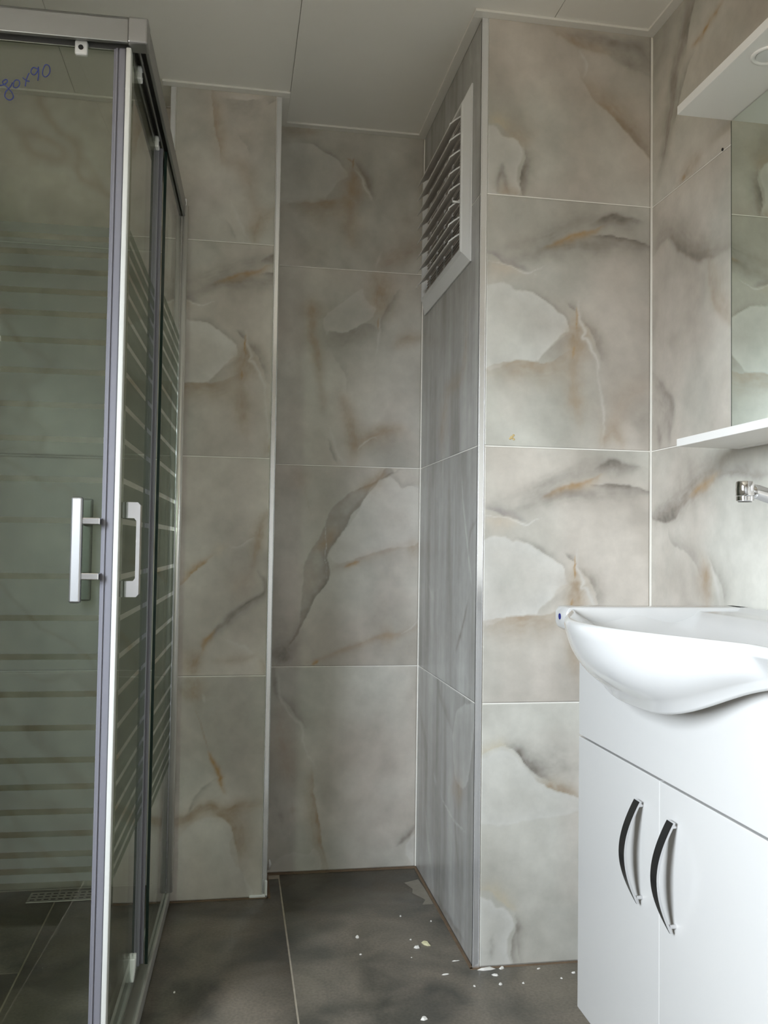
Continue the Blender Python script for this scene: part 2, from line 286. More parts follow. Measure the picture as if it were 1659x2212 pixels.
class MB:
    """collects simple shapes, builds ONE mesh"""
    def __init__(s): s.v = []; s.f = []
    def add(s, vs, fs):
        n = len(s.v); s.v += [tuple(p) for p in vs]; s.f += [tuple(i + n for i in f) for f in fs]; return s
    def box(s, x0, x1, y0, y1, z0, z1):
        x0, x1 = min(x0, x1), max(x0, x1); y0, y1 = min(y0, y1), max(y0, y1); z0, z1 = min(z0, z1), max(z0, z1)
        return s.add([(x0, y0, z0), (x1, y0, z0), (x1, y1, z0), (x0, y1, z0), (x0, y0, z1), (x1, y0, z1), (x1, y1, z1), (x0, y1, z1)],
                     [(0, 3, 2, 1), (4, 5, 6, 7), (0, 1, 5, 4), (1, 2, 6, 5), (2, 3, 7, 6), (3, 0, 4, 7)])
    def prism(s, poly, axis, a, b):
        """poly: 2D points (in the two other axes, in order), extruded along axis from a to b"""
        n = len(poly); vs = []
        for t in (a, b):
            for p, q in poly:
                vs.append((t, p, q) if axis == 'x' else (p, t, q) if axis == 'y' else (p, q, t))
        fs = [tuple(range(n - 1, -1, -1)), tuple(range(n, 2 * n))]
        for i in range(n):
            j = (i + 1) % n; fs.append((i, j, n + j, n + i))
        return s.add(vs, fs)
    def tube(s, pts, r, seg=12, caps=True, flat=None):
        pts = [Vector(p) for p in pts]; rings = []; n = len(pts); prev = None; vs = []
        for i, p in enumerate(pts):
            t = (pts[min(i + 1, n - 1)] - pts[max(i - 1, 0)]).normalized()
            if prev is None:
                a = Vector((0, 0, 1)) if abs(t.z) < .9 else Vector((0, 1, 0))
                u = t.cross(a).normalized()
            else:
                u = (prev - t * prev.dot(t)).normalized()
            prev = u; w = t.cross(u)
            rr = r[i] if isinstance(r, (list, tuple)) else r
            for k in range(seg):
                ang = 2 * math.pi * k / seg
                vs.append(p + u * math.cos(ang) * rr + w * math.sin(ang) * rr * (flat or 1))
        fs = []
        for i in range(n - 1):
            for k in range(seg):
                k2 = (k + 1) % seg
                fs.append((i * seg + k, i * seg + k2, (i + 1) * seg + k2, (i + 1) * seg + k))
        if caps:
            fs.append(tuple(range(seg - 1, -1, -1))); fs.append(tuple((n - 1) * seg + k for k in range(seg)))
        return s.add(vs, fs)
    def lathe(s, prof, cx, cy, seg=24, axis='z'):
        vs = []; fs = []; n = len(prof)
        for r, h in prof:
            for k in range(seg):
                a = 2 * math.pi * k / seg
                p = (r * math.cos(a), r * math.sin(a), h)
                vs.append((cx + p[0], cy + p[1], p[2]))
        for i in range(n - 1):
            for k in range(seg):
                k2 = (k + 1) % seg; fs.append((i * seg + k, i * seg + k2, (i + 1) * seg + k2, (i + 1) * seg + k))
        fs.append(tuple(range(seg - 1, -1, -1))); fs.append(tuple((n - 1) * seg + k for k in range(seg)))
        return s.add(vs, fs)
    def mesh(s, name, mat, smooth=False, bevel=0.0, seg=2):
        me = bpy.data.meshes.new(name); me.from_pydata(s.v, [], s.f); me.update()
        bm = bmesh.new(); bm.from_mesh(me)
        bmesh.ops.recalc_face_normals(bm, faces=bm.faces[:])
        if bevel > 0:
            es = [e for e in bm.edges if len(e.link_faces) == 2 and e.calc_face_angle(0) > 0.6]
            bmesh.ops.bevel(bm, geom=es, offset=bevel, segments=seg, profile=0.5, affect='EDGES', clamp_overlap=True)
        bm.to_mesh(me); bm.free()
        if smooth:
            for p in me.polygons: p.use_smooth = True
        if mat: me.materials.append(mat)
        return me
    def build(s, name, mat, parent=None, smooth=False, bevel=0.0, seg=2, **kw):
        return put(bpy.data.objects.new(name, s.mesh(name, mat, smooth, bevel, seg)), parent, **kw)

def smooth_by_angle(o, ang=40):
    bm = bmesh.new(); bm.from_mesh(o.data)
    for f in bm.faces: f.smooth = True
    for e in bm.edges:
        if len(e.link_faces) == 2 and e.calc_face_angle(0) > math.radians(ang): e.smooth = False
    bm.to_mesh(o.data); bm.free()

# ---------------------------------------------------------------- materials
def nodes(name):
    m = bpy.data.materials.new(name); m.use_nodes = True
    return m, m.node_tree.nodes, m.node_tree.links

def plain(name, col, rough=0.5, metal=0.0, spec=0.5, coat=0.0, noise=0.0, nscale=40.0, bump=0.0):
    m, n, l = nodes(name); b = n['Principled BSDF']
    b.inputs['Base Color'].default_value = (*col, 1); b.inputs['Roughness'].default_value = rough
    b.inputs['Metallic'].default_value = metal; b.inputs['Specular IOR Level'].default_value = spec
    b.inputs['Coat Weight'].default_value = coat; b.inputs['Coat Roughness'].default_value = 0.08
    if noise or bump:
        tc = n.new('ShaderNodeTexCoord'); t = n.new('ShaderNodeTexNoise'); t.inputs['Scale'].default_value = nscale
        t.inputs['Detail'].default_value = 5; l.new(tc.outputs['Object'], t.inputs['Vector'])
        if noise:
            mx = n.new('ShaderNodeMix'); mx.data_type = 'RGBA'
            mx.inputs['A'].default_value = (*[c * (1 - noise) for c in col], 1)
            mx.inputs['B'].default_value = (*[min(1, c * (1 + noise)) for c in col], 1)
            l.new(t.outputs['Fac'], mx.inputs['Factor']); l.new(mx.outputs['Result'], b.inputs['Base Color'])
        if bump:
            bp = n.new('ShaderNodeBump'); bp.inputs['Strength'].default_value = bump; bp.inputs['Distance'].default_value = 0.002
            l.new(t.outputs['Fac'], bp.inputs['Height']); l.new(bp.outputs['Normal'], b.inputs['Normal'])
    return m

def tile_material():
    m, n, l = nodes('onyx_porcelain'); b = n['Principled BSDF']
    at = n.new('ShaderNodeAttribute'); at.attribute_name = 'vein'
    tc = n.new('ShaderNodeTexCoord'); t = n.new('ShaderNodeTexNoise')
    t.inputs['Scale'].default_value = 28; t.inputs['Detail'].default_value = 6; t.inputs['Roughness'].default_value = 0.6
    l.new(tc.outputs['Object'], t.inputs['Vector'])
    mr = n.new('ShaderNodeMapRange'); mr.inputs[1].default_value = 0.3; mr.inputs[2].default_value = 0.7
    mr.inputs[3].default_value = 0.93; mr.inputs[4].default_value = 1.06
    l.new(t.outputs['Fac'], mr.inputs[0])
    mx = n.new('ShaderNodeMix'); mx.data_type = 'RGBA'; mx.blend_type = 'MULTIPLY'; mx.inputs['Factor'].default_value = 1
    l.new(at.outputs['Color'], mx.inputs['A']); l.new(mr.outputs[0], mx.inputs['B'])
    l.new(mx.outputs['Result'], b.inputs['Base Color'])
    b.inputs['Roughness'].default_value = 0.26; b.inputs['Specular IOR Level'].default_value = 0.5
    return m

def floor_material():
    m, n, l = nodes('slate_floor_porcelain'); b = n['Principled BSDF']
    tc = n.new('ShaderNodeTexCoord')
    def nz(scale, det, dist=0.0):
        t = n.new('ShaderNodeTexNoise'); t.inputs['Scale'].default_value = scale; t.inputs['Detail'].default_value = det
        t.inputs['Distortion'].default_value = dist; l.new(tc.outputs['Object'], t.inputs['Vector']); return t
    def ramp(src, a, b_, ca, cb):
        r = n.new('ShaderNodeValToRGB'); r.color_ramp.elements[0].position = a; r.color_ramp.elements[1].position = b_
        r.color_ramp.elements[0].color = (*ca, 1); r.color_ramp.elements[1].color = (*cb, 1); l.new(src.outputs['Fac'], r.inputs[0]); return r
    a = ramp(nz(4.2, 6, .8), .36, .64, (0.080, 0.076, 0.062), (0.205, 0.178, 0.138))
    c = ramp(nz(9, 7, .3), .45, .75, (0, 0, 0), (1, 1, 1))
    g = nz(150, 3)
    mx = n.new('ShaderNodeMix'); mx.data_type = 'RGBA'; mx.inputs['B'].default_value = (0.29, 0.245, 0.195, 1)
    l.new(a.outputs[0], mx.inputs['A'])
    ml = n.new('ShaderNodeMath'); ml.operation = 'MULTIPLY'; ml.inputs[1].default_value = 0.45
    l.new(c.outputs[0], ml.inputs[0]); l.new(ml.outputs[0], mx.inputs['Factor'])
    m2 = n.new('ShaderNodeMix'); m2.data_type = 'RGBA'; m2.blend_type = 'MULTIPLY'; m2.inputs['Factor'].default_value = 1
    mr = n.new('ShaderNodeMapRange'); mr.inputs[1].default_value = .3; mr.inputs[2].default_value = .7; mr.inputs[3].default_value = .82; mr.inputs[4].default_value = 1.15
    l.new(g.outputs['Fac'], mr.inputs[0]); l.new(mx.outputs['Result'], m2.inputs['A']); l.new(mr.outputs[0], m2.inputs['B'])
    l.new(m2.outputs['Result'], b.inputs['Base Color'])
    r2 = n.new('ShaderNodeMapRange'); r2.inputs[3].default_value = .33; r2.inputs[4].default_value = .6
    l.new(c.outputs[0], r2.inputs[0]); l.new(r2.outputs[0], b.inputs['Roughness'])
    return m

def glass_material(name, tint, refl=1.0):
    m, n, l = nodes(name); n.remove(n['Principled BSDF']); out = n['Material Output']
    tr = n.new('ShaderNodeBsdfTransparent'); tr.inputs[0].default_value = (*tint, 1)
    gl = n.new('ShaderNodeBsdfGlossy'); gl.inputs['Roughness'].default_value = 0.0; gl.inputs[0].default_value = (refl, refl, refl, 1)
    fr = n.new('ShaderNodeFresnel')                    # same reflectance on both faces of the thin pane
    ge = n.new('ShaderNodeNewGeometry'); io = n.new('ShaderNodeMapRange')
    io.inputs[3].default_value = 1.5; io.inputs[4].default_value = 1 / 1.5
    l.new(ge.outputs['Backfacing'], io.inputs[0]); l.new(io.outputs[0], fr.inputs[0])
    mx = n.new('ShaderNodeMixShader'); l.new(fr.outputs[0], mx.inputs[0]); l.new(tr.outputs[0], mx.inputs[1]); l.new(gl.outputs[0], mx.inputs[2])
    l.new(mx.outputs[0], out.inputs[0]); return m

def frost_material(name, keep, col):
    m, n, l = nodes(name); n.remove(n['Principled BSDF']); out = n['Material Output']
    tr = n.new('ShaderNodeBsdfTransparent'); tr.inputs[0].default_value = (0.93, 0.95, 0.92, 1)
    df = n.new('ShaderNodeBsdfDiffuse'); df.inputs[0].default_value = (*col, 1)
    tl = n.new('ShaderNodeBsdfTranslucent'); tl.inputs[0].default_value = (*col, 1)
    m1 = n.new('ShaderNodeMixShader'); m1.inputs[0].default_value = 0.5; l.new(df.outputs[0], m1.inputs[1]); l.new(tl.outputs[0], m1.inputs[2])
    m2 = n.new('ShaderNodeMixShader'); m2.inputs[0].default_value = 1 - keep; l.new(tr.outputs[0], m2.inputs[1]); l.new(m1.outputs[0], m2.inputs[2])
    l.new(m2.outputs[0], out.inputs[0]); return m

M_TILE = tile_material()
M_FLOOR = floor_material()
M_GROUT = plain('cream_wall_grout', (0.88, 0.85, 0.78), 0.8)
M_FGROUT = plain('grey_floor_grout', (0.42, 0.37, 0.29), 0.9, noise=.3)
M_CEIL = plain('pvc_ceiling', (0.86, 0.84, 0.775), 0.42, noise=.03, nscale=6)
M_PVC = plain('white_pvc_trim', (0.80, 0.78, 0.72), 0.4)
M_PLASTER = plain('grey_plaster', (0.36, 0.34, 0.31), 0.9)
M_CHROME = plain('chrome', (0.74, 0.74, 0.75), 0.07, 1.0)
M_NICKEL = plain('black_nickel', (0.035, 0.034, 0.033), 0.22, 0.6)
M_SATIN = plain('satin_aluminium', (0.46, 0.46, 0.465), 0.27, 1.0)
M_RAILB = plain('grey_bottom_rail', (0.46, 0.455, 0.42), 0.4, 0.3)
M_NOSE = plain('highlight_profile_nosing', (0.88, 0.86, 0.82), 0.25, 0.6)  # paler than the profile: its bright reflection is put into the colour
M_PULL = plain('satin_pull', (0.36, 0.36, 0.36), 0.3, 1.0)
M_PULLC = plain('chrome_pull', (0.55, 0.55, 0.56), 0.12, 1.0)
M_DARKALU = plain('grey_anodised_rail', (0.30, 0.30, 0.29), 0.35, 0.8)
M_EDGE = plain('white_edge_trim', (0.84, 0.84, 0.84), 0.16, 0.75)
M_LACQ = plain('white_lacquer', (0.53, 0.515, 0.49), 0.22, coat=0.3)
M_MELAM = plain('white_melamine', (0.84, 0.82, 0.78), 0.35)
M_CERAM = plain('white_ceramic', (0.57, 0.56, 0.54), 0.08, coat=0.4)
M_WPLAS = plain('white_plastic', (0.75, 0.75, 0.73), 0.35)
M_BLACK = plain('black_rubber', (0.015, 0.015, 0.015), 0.5)
M_DARK = plain('dark_void', (0.03, 0.022, 0.018), 0.9)
M_BROWN = plain('brown_duct_board', (0.36, 0.24, 0.18), 0.8)
M_SLAT = plain('grey_translucent_plastic', (0.74, 0.72, 0.68), 0.3)
M_SEALG = plain('grey_vinyl_seal', (0.20, 0.197, 0.222), 0.25)
M_SEALW = plain('pale_vinyl_seal', (0.66, 0.66, 0.62), 0.3)
M_GLASS = glass_material('shower_glass', (0.80, 0.82, 0.77))
M_GLASSEDGE = plain('green_glass_edge', (0.012, 0.03, 0.022), 0.12)
M_FROST = frost_material('sandblasted_stripe', 0.82, (0.26, 0.27, 0.24))
M_MIRROR = plain('mirror_silver', (0.80, 0.86, 0.80), 0.0, 1.0)
M_INK = plain('blue_marker_ink', (0.03, 0.045, 0.20), 0.6)
M_BLUE = plain('blue_dot', (0.01, 0.015, 0.16), 0.4)
M_CHIP = plain('plaster_crumb', (0.75, 0.72, 0.66), 0.9)
M_CHIPY = plain('yellow_flake', (0.62, 0.58, 0.36), 0.8)
M_GOLD = plain('ochre_paint_dab', (0.62, 0.47, 0.22), 0.6)
M_GRATE = plain('steel_drain', (0.42, 0.40, 0.36), 0.4, 0.8)
M_FRAME = plain('white_window_frame', (0.8, 0.8, 0.8), 0.4)

# ---------------------------------------------------------------- porcelain print (veins), computed per tile
def vnoise(x, y, seed):
    xi = np.floor(x).astype(np.int64); yi = np.floor(y).astype(np.int64); xf = x - xi; yf = y - yi
    u = xf * xf * (3 - 2 * xf); v = yf * yf * (3 - 2 * yf)
    def h(a, b):
        n = (a * 374761393 + b * 668265263 + seed * 974634777) & 0xffffffff
        n = ((n ^ (n >> 13)) * 1274126177) & 0xffffffff
        return ((n ^ (n >> 16)) & 0xffff) / 65535.0
    return (h(xi, yi) * (1 - u) + h(xi + 1, yi) * u) * (1 - v) + (h(xi, yi + 1) * (1 - u) + h(xi + 1, yi + 1) * u) * v
def fbm(x, y, seed, oct=4):
    t = np.zeros_like(x); a = .5; s = 0
    for o in range(oct):
        t += a * vnoise(x * 2 ** o, y * 2 ** o, seed + 17 * o); s += a; a *= .55
    return t / s

INK = {'G': (0.165, 0.143, 0.118), 'K': (0.215, 0.180, 0.142), 'B': (0.350, 0.255, 0.160), 'P': (0.395, 0.318, 0.248),
       'O': (0.400, 0.225, 0.060), 'Y': (0.520, 0.440, 0.290), 'T': (0.560, 0.480, 0.380), 'V': (0.230, 0.205, 0.200), 'L': (0.70, 0.69, 0.65)}

def seg_dist(X, Y, P):
    best = np.full(X.shape, 1e9); sgn = np.zeros(X.shape); par = np.zeros(X.shape)
    L = [math.dist(P[i], P[i + 1]) for i in range(len(P) - 1)]; tot = sum(L) or 1e-6; acc = 0
    for i in range(len(P) - 1):
        ax, ay = P[i]; bx, by = P[i + 1]; dx, dy = bx - ax, by - ay; l2 = dx * dx + dy * dy + 1e-12
        t = np.clip(((X - ax) * dx + (Y - ay) * dy) / l2, 0, 1)
        d = np.hypot(X - ax - t * dx, Y - ay - t * dy)
        c = dx * (Y - ay) - dy * (X - ax)
        k = d < best
        best = np.where(k, d, best); sgn = np.where(k, np.sign(c), sgn); par = np.where(k, (acc + t * L[i]) / tot, par); acc += L[i]
    return best, sgn, par

def inside(X, Y, P):
    r = np.zeros(X.shape, bool); n = len(P)
    for i in range(n):
        ax, ay = P[i]; bx, by = P[(i + 1) % n]
        if ay == by: continue
        k = ((ay > Y) != (by > Y)) & (X < (bx - ax) * (Y - ay) / (by - ay) + ax); r ^= k
    return r

def smoothline(P, n=5):
    """Catmull-Rom through the points"""
    if len(P) < 3: return P
    Q = [P[0]] + list(P) + [P[-1]]; out = []
    for i in range(1, len(Q) - 2):
        p0, p1, p2, p3 = [np.array(q) for q in Q[i - 1:i + 3]]
        for k in range(n):
            t = k / n
            out.append(tuple(.5 * ((2 * p1) + (-p0 + p2) * t + (2 * p0 - 5 * p1 + 4 * p2 - p3) * t * t + (-p0 + 3 * p1 - 3 * p2 + p3) * t ** 3)))
    out.append(tuple(P[-1])); return out

def print_colours(S, Zz, strokes, seed, style):
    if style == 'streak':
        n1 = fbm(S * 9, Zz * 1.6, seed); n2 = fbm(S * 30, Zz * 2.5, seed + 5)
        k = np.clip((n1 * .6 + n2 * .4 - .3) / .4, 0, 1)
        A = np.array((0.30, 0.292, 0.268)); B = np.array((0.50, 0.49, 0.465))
    else:
        wx = S + .10 * (fbm(S * 4, Zz * 4, seed + 1) - .5); wz = Zz + .10 * (fbm(S * 4, Zz * 4, seed + 2) - .5)
        n1 = fbm(wx * 5 + wz * 2.2, wz * 4 - wx * 1.5, seed); k = np.clip((n1 - .3) / .4, 0, 1)
        A = np.array((0.430, 0.405, 0.360)); B = np.array((0.610, 0.582, 0.530))
        hue = np.clip((fbm(S * 3.1 + 7, Zz * 3.1, seed + 6) - .35) / .3, 0, 1)[..., None]
        tint = np.array((1.03, 0.985, 0.95)) * hue + np.array((0.985, 1.0, 0.975)) * (1 - hue)
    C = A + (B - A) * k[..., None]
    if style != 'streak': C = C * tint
    wob = 0.011
    X = S + wob * (fbm(S * 26, Zz * 26, seed + 3, 3) - .5) + .004 * (fbm(S * 110, Zz * 110, seed + 13, 2) - .5)
    Y = Zz + wob * (fbm(S * 26, Zz * 26, seed + 4, 3) - .5) + .004 * (fbm(S * 110, Zz * 110, seed + 14, 2) - .5)
    grain = .62 + .76 * fbm(S * 45, Zz * 45, seed + 8, 3)
    if not strokes:
        ridge = 1 - np.abs(fbm(wx * 2.6 + wz * 1.2, wz * 2.4, seed + 9, 4) - .5) * 2 if style != 'streak' else k * 0
        m = np.clip((ridge - .90) / .10, 0, 1) ** 1.5 * .55
        C = C * (1 - m[..., None]) + np.array(INK['B']) * m[..., None]
        return C
    for kind, col, st, P, wl, wr in strokes:
        if kind == 'b' and max(wl, wr) > .004:
            f_ = {'B': 1.75, 'P': 1.75, 'T': 1.5, 'O': 1.15, 'G': 1.25, 'K': 1.35}.get(col, 1.0)
            wl, wr = (wl * f_ if wl > .003 else wl), (wr * f_ if wr > .003 else wr)
        ink = np.array(INK[col]); xs = [p[0] for p in P]; zs = [p[1] for p in P]; pad = max(wl, wr) * 3 + .02
        if kind != 'b': pad = .03
        sel = (X > min(xs) - pad) & (X < max(xs) + pad) & (Y > min(zs) - pad) & (Y < max(zs) + pad)
        if not sel.any(): continue
        x, y = X[sel], Y[sel]
        if kind == 'b':
            dd, sg, pr = seg_dist(x, y, smoothline(P))
            tp = np.clip(np.sin(math.pi * np.clip(pr * .94 + .03, 0, 1)), 0, 1) ** .55
            w = np.where(sg > 0, wl, wr) * (.35 + .65 * tp)
            m = np.exp(-(dd / np.maximum(w, 1e-4)) ** 1.6) * tp * min(1, st * 1.15) * (np.clip(grain[sel], .3, 1.25) * (.70 + .55 * fbm(dd / .0055 + 3 * pr, pr * 9, seed + 21, 2)) if col != 'L' else 1)
        else:
            PP = smoothline(list(P) + [P[0]], 4)
            ins = inside(x, y, PP); dd, sg, pr = seg_dist(x, y, PP)
            soft = np.clip(np.where(ins, dd, -dd) / .004 + .5, 0, 1)
            if kind == 'c': m = soft * min(.5, st * 1.2) * (.25 + .75 * np.exp(-dd / max(wl * .35, .01)))
            else: m = soft * st * np.clip(grain[sel], .4, 1.2)
        m = np.clip(m, 0, 1)[..., None]
        C[sel] = C[sel] * (1 - m) + ink * m
    return C

def tile(parent, fn, nrm, s0, s1, z0, z1, res, strokes=None, seed=1, style='cloud', mat=None, gap=0.0013, name='tile'):
    """one porcelain tile: a fine front grid with its print, and side walls 5 mm deep"""
    s0, s1, z0, z1 = s0 + gap, s1 - gap, z0 + gap, z1 - gap
    ns = max(1, int(round((s1 - s0) / res))); nz_ = max(1, int(round((z1 - z0) / res)))
    S, Zg = np.meshgrid(np.linspace(s0, s1, ns + 1), np.linspace(z0, z1, nz_ + 1))
    N = np.array(nrm); pts = fn(S.ravel(), Zg.ravel()); nf = len(pts)
    ring = [i for i in range(ns + 1)] + [j * (ns + 1) + ns for j in range(1, nz_ + 1)] + \
           [nz_ * (ns + 1) + i for i in range(ns - 1, -1, -1)] + [j * (ns + 1) for j in range(nz_ - 1, 0, -1)]
    back = pts[ring] - N * 0.005
    allp = np.vstack([pts, back])
    a = (np.arange(nz_)[:, None] * (ns + 1) + np.arange(ns)[None]).ravel()
    q = np.stack([a, a + 1, a + ns + 2, a + ns + 1], 1)
    r = np.array(ring); b = nf + np.arange(len(r))
    q2 = np.stack([r, b, np.roll(b, -1), np.roll(r, -1)], 1)
    e1 = pts[1] - pts[0]; e2 = pts[ns + 1] - pts[0]
    if np.dot(np.cross(e1, e2), N) < 0: q = q[:, ::-1]; q2 = q2[:, ::-1]
    faces = np.vstack([q, q2]).astype(np.int32)
    me = bpy.data.meshes.new(name)
    me.vertices.add(len(allp)); me.vertices.foreach_set('co', allp.astype(np.float32).ravel())
    me.loops.add(faces.size); me.loops.foreach_set('vertex_index', faces.ravel())
    me.polygons.add(len(faces)); me.polygons.foreach_set('loop_start', np.arange(0, faces.size, 4, dtype=np.int32))
    me.update(calc_edges=True)
    if mat is None:
        col = print_colours(S, Zg, strokes, seed, style).reshape(-1, 3)
        col = np.vstack([col, col[ring]])
        at = me.color_attributes.new('vein', 'FLOAT_COLOR', 'POINT')
        at.data.foreach_set('color', np.hstack([col, np.ones((len(col), 1))]).astype(np.float32).ravel())
    me.materials.append(mat or M_TILE)
    return put(bpy.data.objects.new(name, me), parent)

# ---------------------------------------------------------------- the room shell
G0 = 0.0008                                   # grout bed lies this far behind the tile faces
def wall(name, boxes, label, mat=None):
    b = MB()
    for bx in boxes: b.box(*bx)
    return b.build(name, mat or M_GROUT, None, label=label, kind='structure')

floor = wall('floor', [(XW - .1, XR + .1, REAR_Y - .1, Y2 + .12, -0.08, -0.0008)], 'dark grey bathroom floor of large porcelain tiles', M_FGROUT)
JX = 0.148
YJ = [REAR_Y, 0.20, 1.40, Y2]
def ffn(s, z): return np.stack([s, z, np.zeros_like(s)], 1)
k = 0
for (xa, xb, ys) in ((-0.452, JX, [REAR_Y, 0.55, 1.75, YS]), (JX, XR, [REAR_Y, 0.20, 1.40, Y2]), (XW, -0.452, [REAR_Y, 0.9, 2.1, YS])):
    for i in range(len(ys) - 1):
        tile(floor, ffn, (0, 0, 1), xa, xb, ys[i], ys[i + 1], 0.3, mat=M_FLOOR, gap=0.0022); k += 1

wall_back = wall('wall_back', [(XL - .02, XC + .02, Y2 + G0, Y2 + .12, 0, ZC + .02), (XW, XLL + .02, YS + G0, YS + .16, 0, ZC + .02)],
                 'tiled back wall of the niche and the shower')
wall_column = wall('wall_column', [(XLL + G0, XL - G0, Y3 + G0, Y2 + .1, 0, ZC + .02)], 'tiled pipe column between the shower and the niche')
wall_shaft = wall('wall_shaft', [(XC + G0, XR + .05, Y1 + G0, Y2 + .12, 0, ZC + .02)], 'tiled shaft block carrying the louvred vent')
wall_right = wall('wall_right', [(XR + G0, XR + .12, REAR_Y, Y1 + .05, 0, ZC + .02)], 'tiled right wall behind the mirror and the washbasin')
y0, y1, z0, z1 = WIN
wall_left = wall('wall_left', [(XW - .12, XW - G0, REAR_Y, y0, 0, ZC + .02), (XW - .12, XW - G0, y1, YS + .1, 0, ZC + .02),
                               (XW - .12, XW - G0, y0, y1, 0, z0), (XW - .12, XW - G0, y0, y1, z1, ZC + .02)], 'tiled left wall with the window and the shower')
wall_rear = wall('wall_rear', [(XW - .1, XR + .1, REAR_Y - .12, REAR_Y, 0, ZC + .02)], 'pale rear wall behind the camera', M_PLASTER)
fr = MB(); t = .035; xa, xb = XW - .085, XW - .045
fr.box(xa, xb, y0, y1, z0, z0 + t).box(xa, xb, y0, y1, z1 - t, z1).box(xa, xb, y0, y0 + t, z0, z1).box(xa, xb, y1 - t, y1, z0, z1)
fr.build('window_1', M_FRAME, None, label='white framed window in the left wall', kind='structure')

ceiling = wall('ceiling', [(XW, XR, REAR_Y, Y2 + .1, ZC + .012, ZC + .06)], 'grey white ceiling of wide plastic panels', M_CEIL)
px_edges = [XW, -0.470, 0.130, 0.730, XR]
for i in range(4):
    MB().box(px_edges[i] + .0008, px_edges[i + 1] - .0008, REAR_Y, Y2, ZC + .006, ZC + .0125).build('ceiling_panel', M_CEIL, ceiling)

# wall tiles
def fy(Y): return lambda s, z: np.stack([s, np.full_like(s, Y), z], 1)
def fx(X): return lambda s, z: np.stack([np.full_like(s, X), -s, z], 1)
V = VEINS
def shift(L, ds, dz): return [(k, c, st, [(p[0] + ds, p[1] + dz) for p in P], a, b) for k, c, st, P, a, b in L]
RES = 0.003
y1s = [V['Y1d'], shift(V['Y1b'], 0, -.6), V['Y1b'], V['Y1a']]
ns_ = [V['Nd'], V['Nc'], V['Nb'], V['Na']]
cs = [V['Cd'], V['Cc'], shift(V['Y1b'], -0.781, 0), V['Ca']]
rs = [None, V['Rc'], V['Rb'], V['Ra']]
sd = [V['S2'], V['S1'] + V['S2'], V['S1'], V['S1']]
for i, (za, zb) in enumerate(ROWS):
    tile(wall_shaft, fy(Y1), (0, -1, 0), XC + .0145, XR - .004, za, zb, RES, y1s[i], 11 + i % 2)
    tile(wall_back, fy(Y2), (0, -1, 0), XL, XC - .002, za, zb, RES, ns_[i], 21 + i)
    tile(wall_column, fy(Y3), (0, -1, 0), XLL + .012, XL - .012, za, zb, RES, cs[i], 31 + i)
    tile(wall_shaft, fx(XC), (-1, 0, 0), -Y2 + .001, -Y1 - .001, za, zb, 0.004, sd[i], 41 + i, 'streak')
    tile(wall_right, fx(XR), (-1, 0, 0), -Y1, -0.86, za, zb, 0.003 if i else 0.03, rs[i], 51 + i)
    tile(wall_right, fx(XR), (-1, 0, 0), -0.86, 0.34, za, zb, 0.02, None, 61 + i)
    tile(wall_right, fx(XR), (-1, 0, 0), 0.34, -REAR_Y, za, zb, 0.02, None, 65 + i)
    tile(wall_back, fy(YS), (0, -1, 0), XW, XLL, za, zb, 0.006, None, 71 + i)
    fl = lambda s, z: np.stack([np.full_like(s, XW), s, z], 1)
    tile(wall_left, fl, (1, 0, 0), 1.38, YS, za, zb, 0.012, None, 81 + i)
    tile(wall_left, fl, (1, 0, 0), WIN[1], 1.38, za, zb, 0.03, None, 85 + i)
    tile(wall_left, fl, (1, 0, 0), REAR_Y, WIN[0], za, zb, 0.03, None, 89 + i)
    for zc_, zd_ in ((za, min(zb, WIN[2])), (max(za, WIN[3]), zb)):
        if zd_ - zc_ > .03: tile(wall_left, fl, (1, 0, 0), WIN[0], WIN[1], zc_, zd_, 0.03, None, 90 + i)
    fr_ = lambda s, z: np.stack([np.full_like(s, XL), s, z], 1)
    tile(wall_column, fr_, (1, 0, 0), Y3 + .010, Y2, za, zb, 0.01, None, 93 + i)
    tile(wall_column, fx(XLL), (-1, 0, 0), -YS, -Y3 - .010, za, zb, 0.01, None, 97 + i)
# white sealant smear at the foot of the pipe column
MB().box(0.060, XL + .003, Y3 - .006, Y3 + .001, 0.0, .008).box(XL - .004, XL + .003, Y3 - .006, Y3 + .001, 0, .045).build('sealant_bead', M_WPLAS, wall_column, bevel=.002)
MB().tube([(0.119, Y2 - .0015, 0.012), (0.123, Y2 - .002, 0.026), (0.121, Y2 - .0015, 0.040)], [.003, .005, .002], 8).build('sealant_bead', M_WPLAS, wall_back, smooth=True)

# brown grout strips where the floor meets the walls, and a dried cement patch
M_DIRT = plain('brown_dirty_grout', (0.17, 0.115, 0.070), 0.9, noise=.35, nscale=30)
for bx in ((XL, XC, Y2 - .016, Y2 - .0002), (XLL, XL + .006, Y3 - .010, Y3 - .0002), (XL + .0002, XL + .012, Y3 - .01, Y2 - .016), (XC - .008, XC - .0002, Y1 - .006, Y2 - .016), (XC - .008, XR, Y1 - .008, Y1 - .0004)):
    MB().box(*bx, -.0005, .0014).build('joint_strip', M_DIRT, floor, bevel=.0006)
M_CEMENT = plain('dried_cement', (0.26, 0.235, 0.19), 0.9, noise=.2, nscale=60)
cp = [(.545, 2.520), (.500, 2.500), (.515, 2.455), (.508, 2.425), (.535, 2.375), (.520, 2.345), (.549, 2.345), (.549, 2.45)]
MB().prism(cp, 'z', .0001, .0008).build('cement_patch', M_CEMENT, floor)

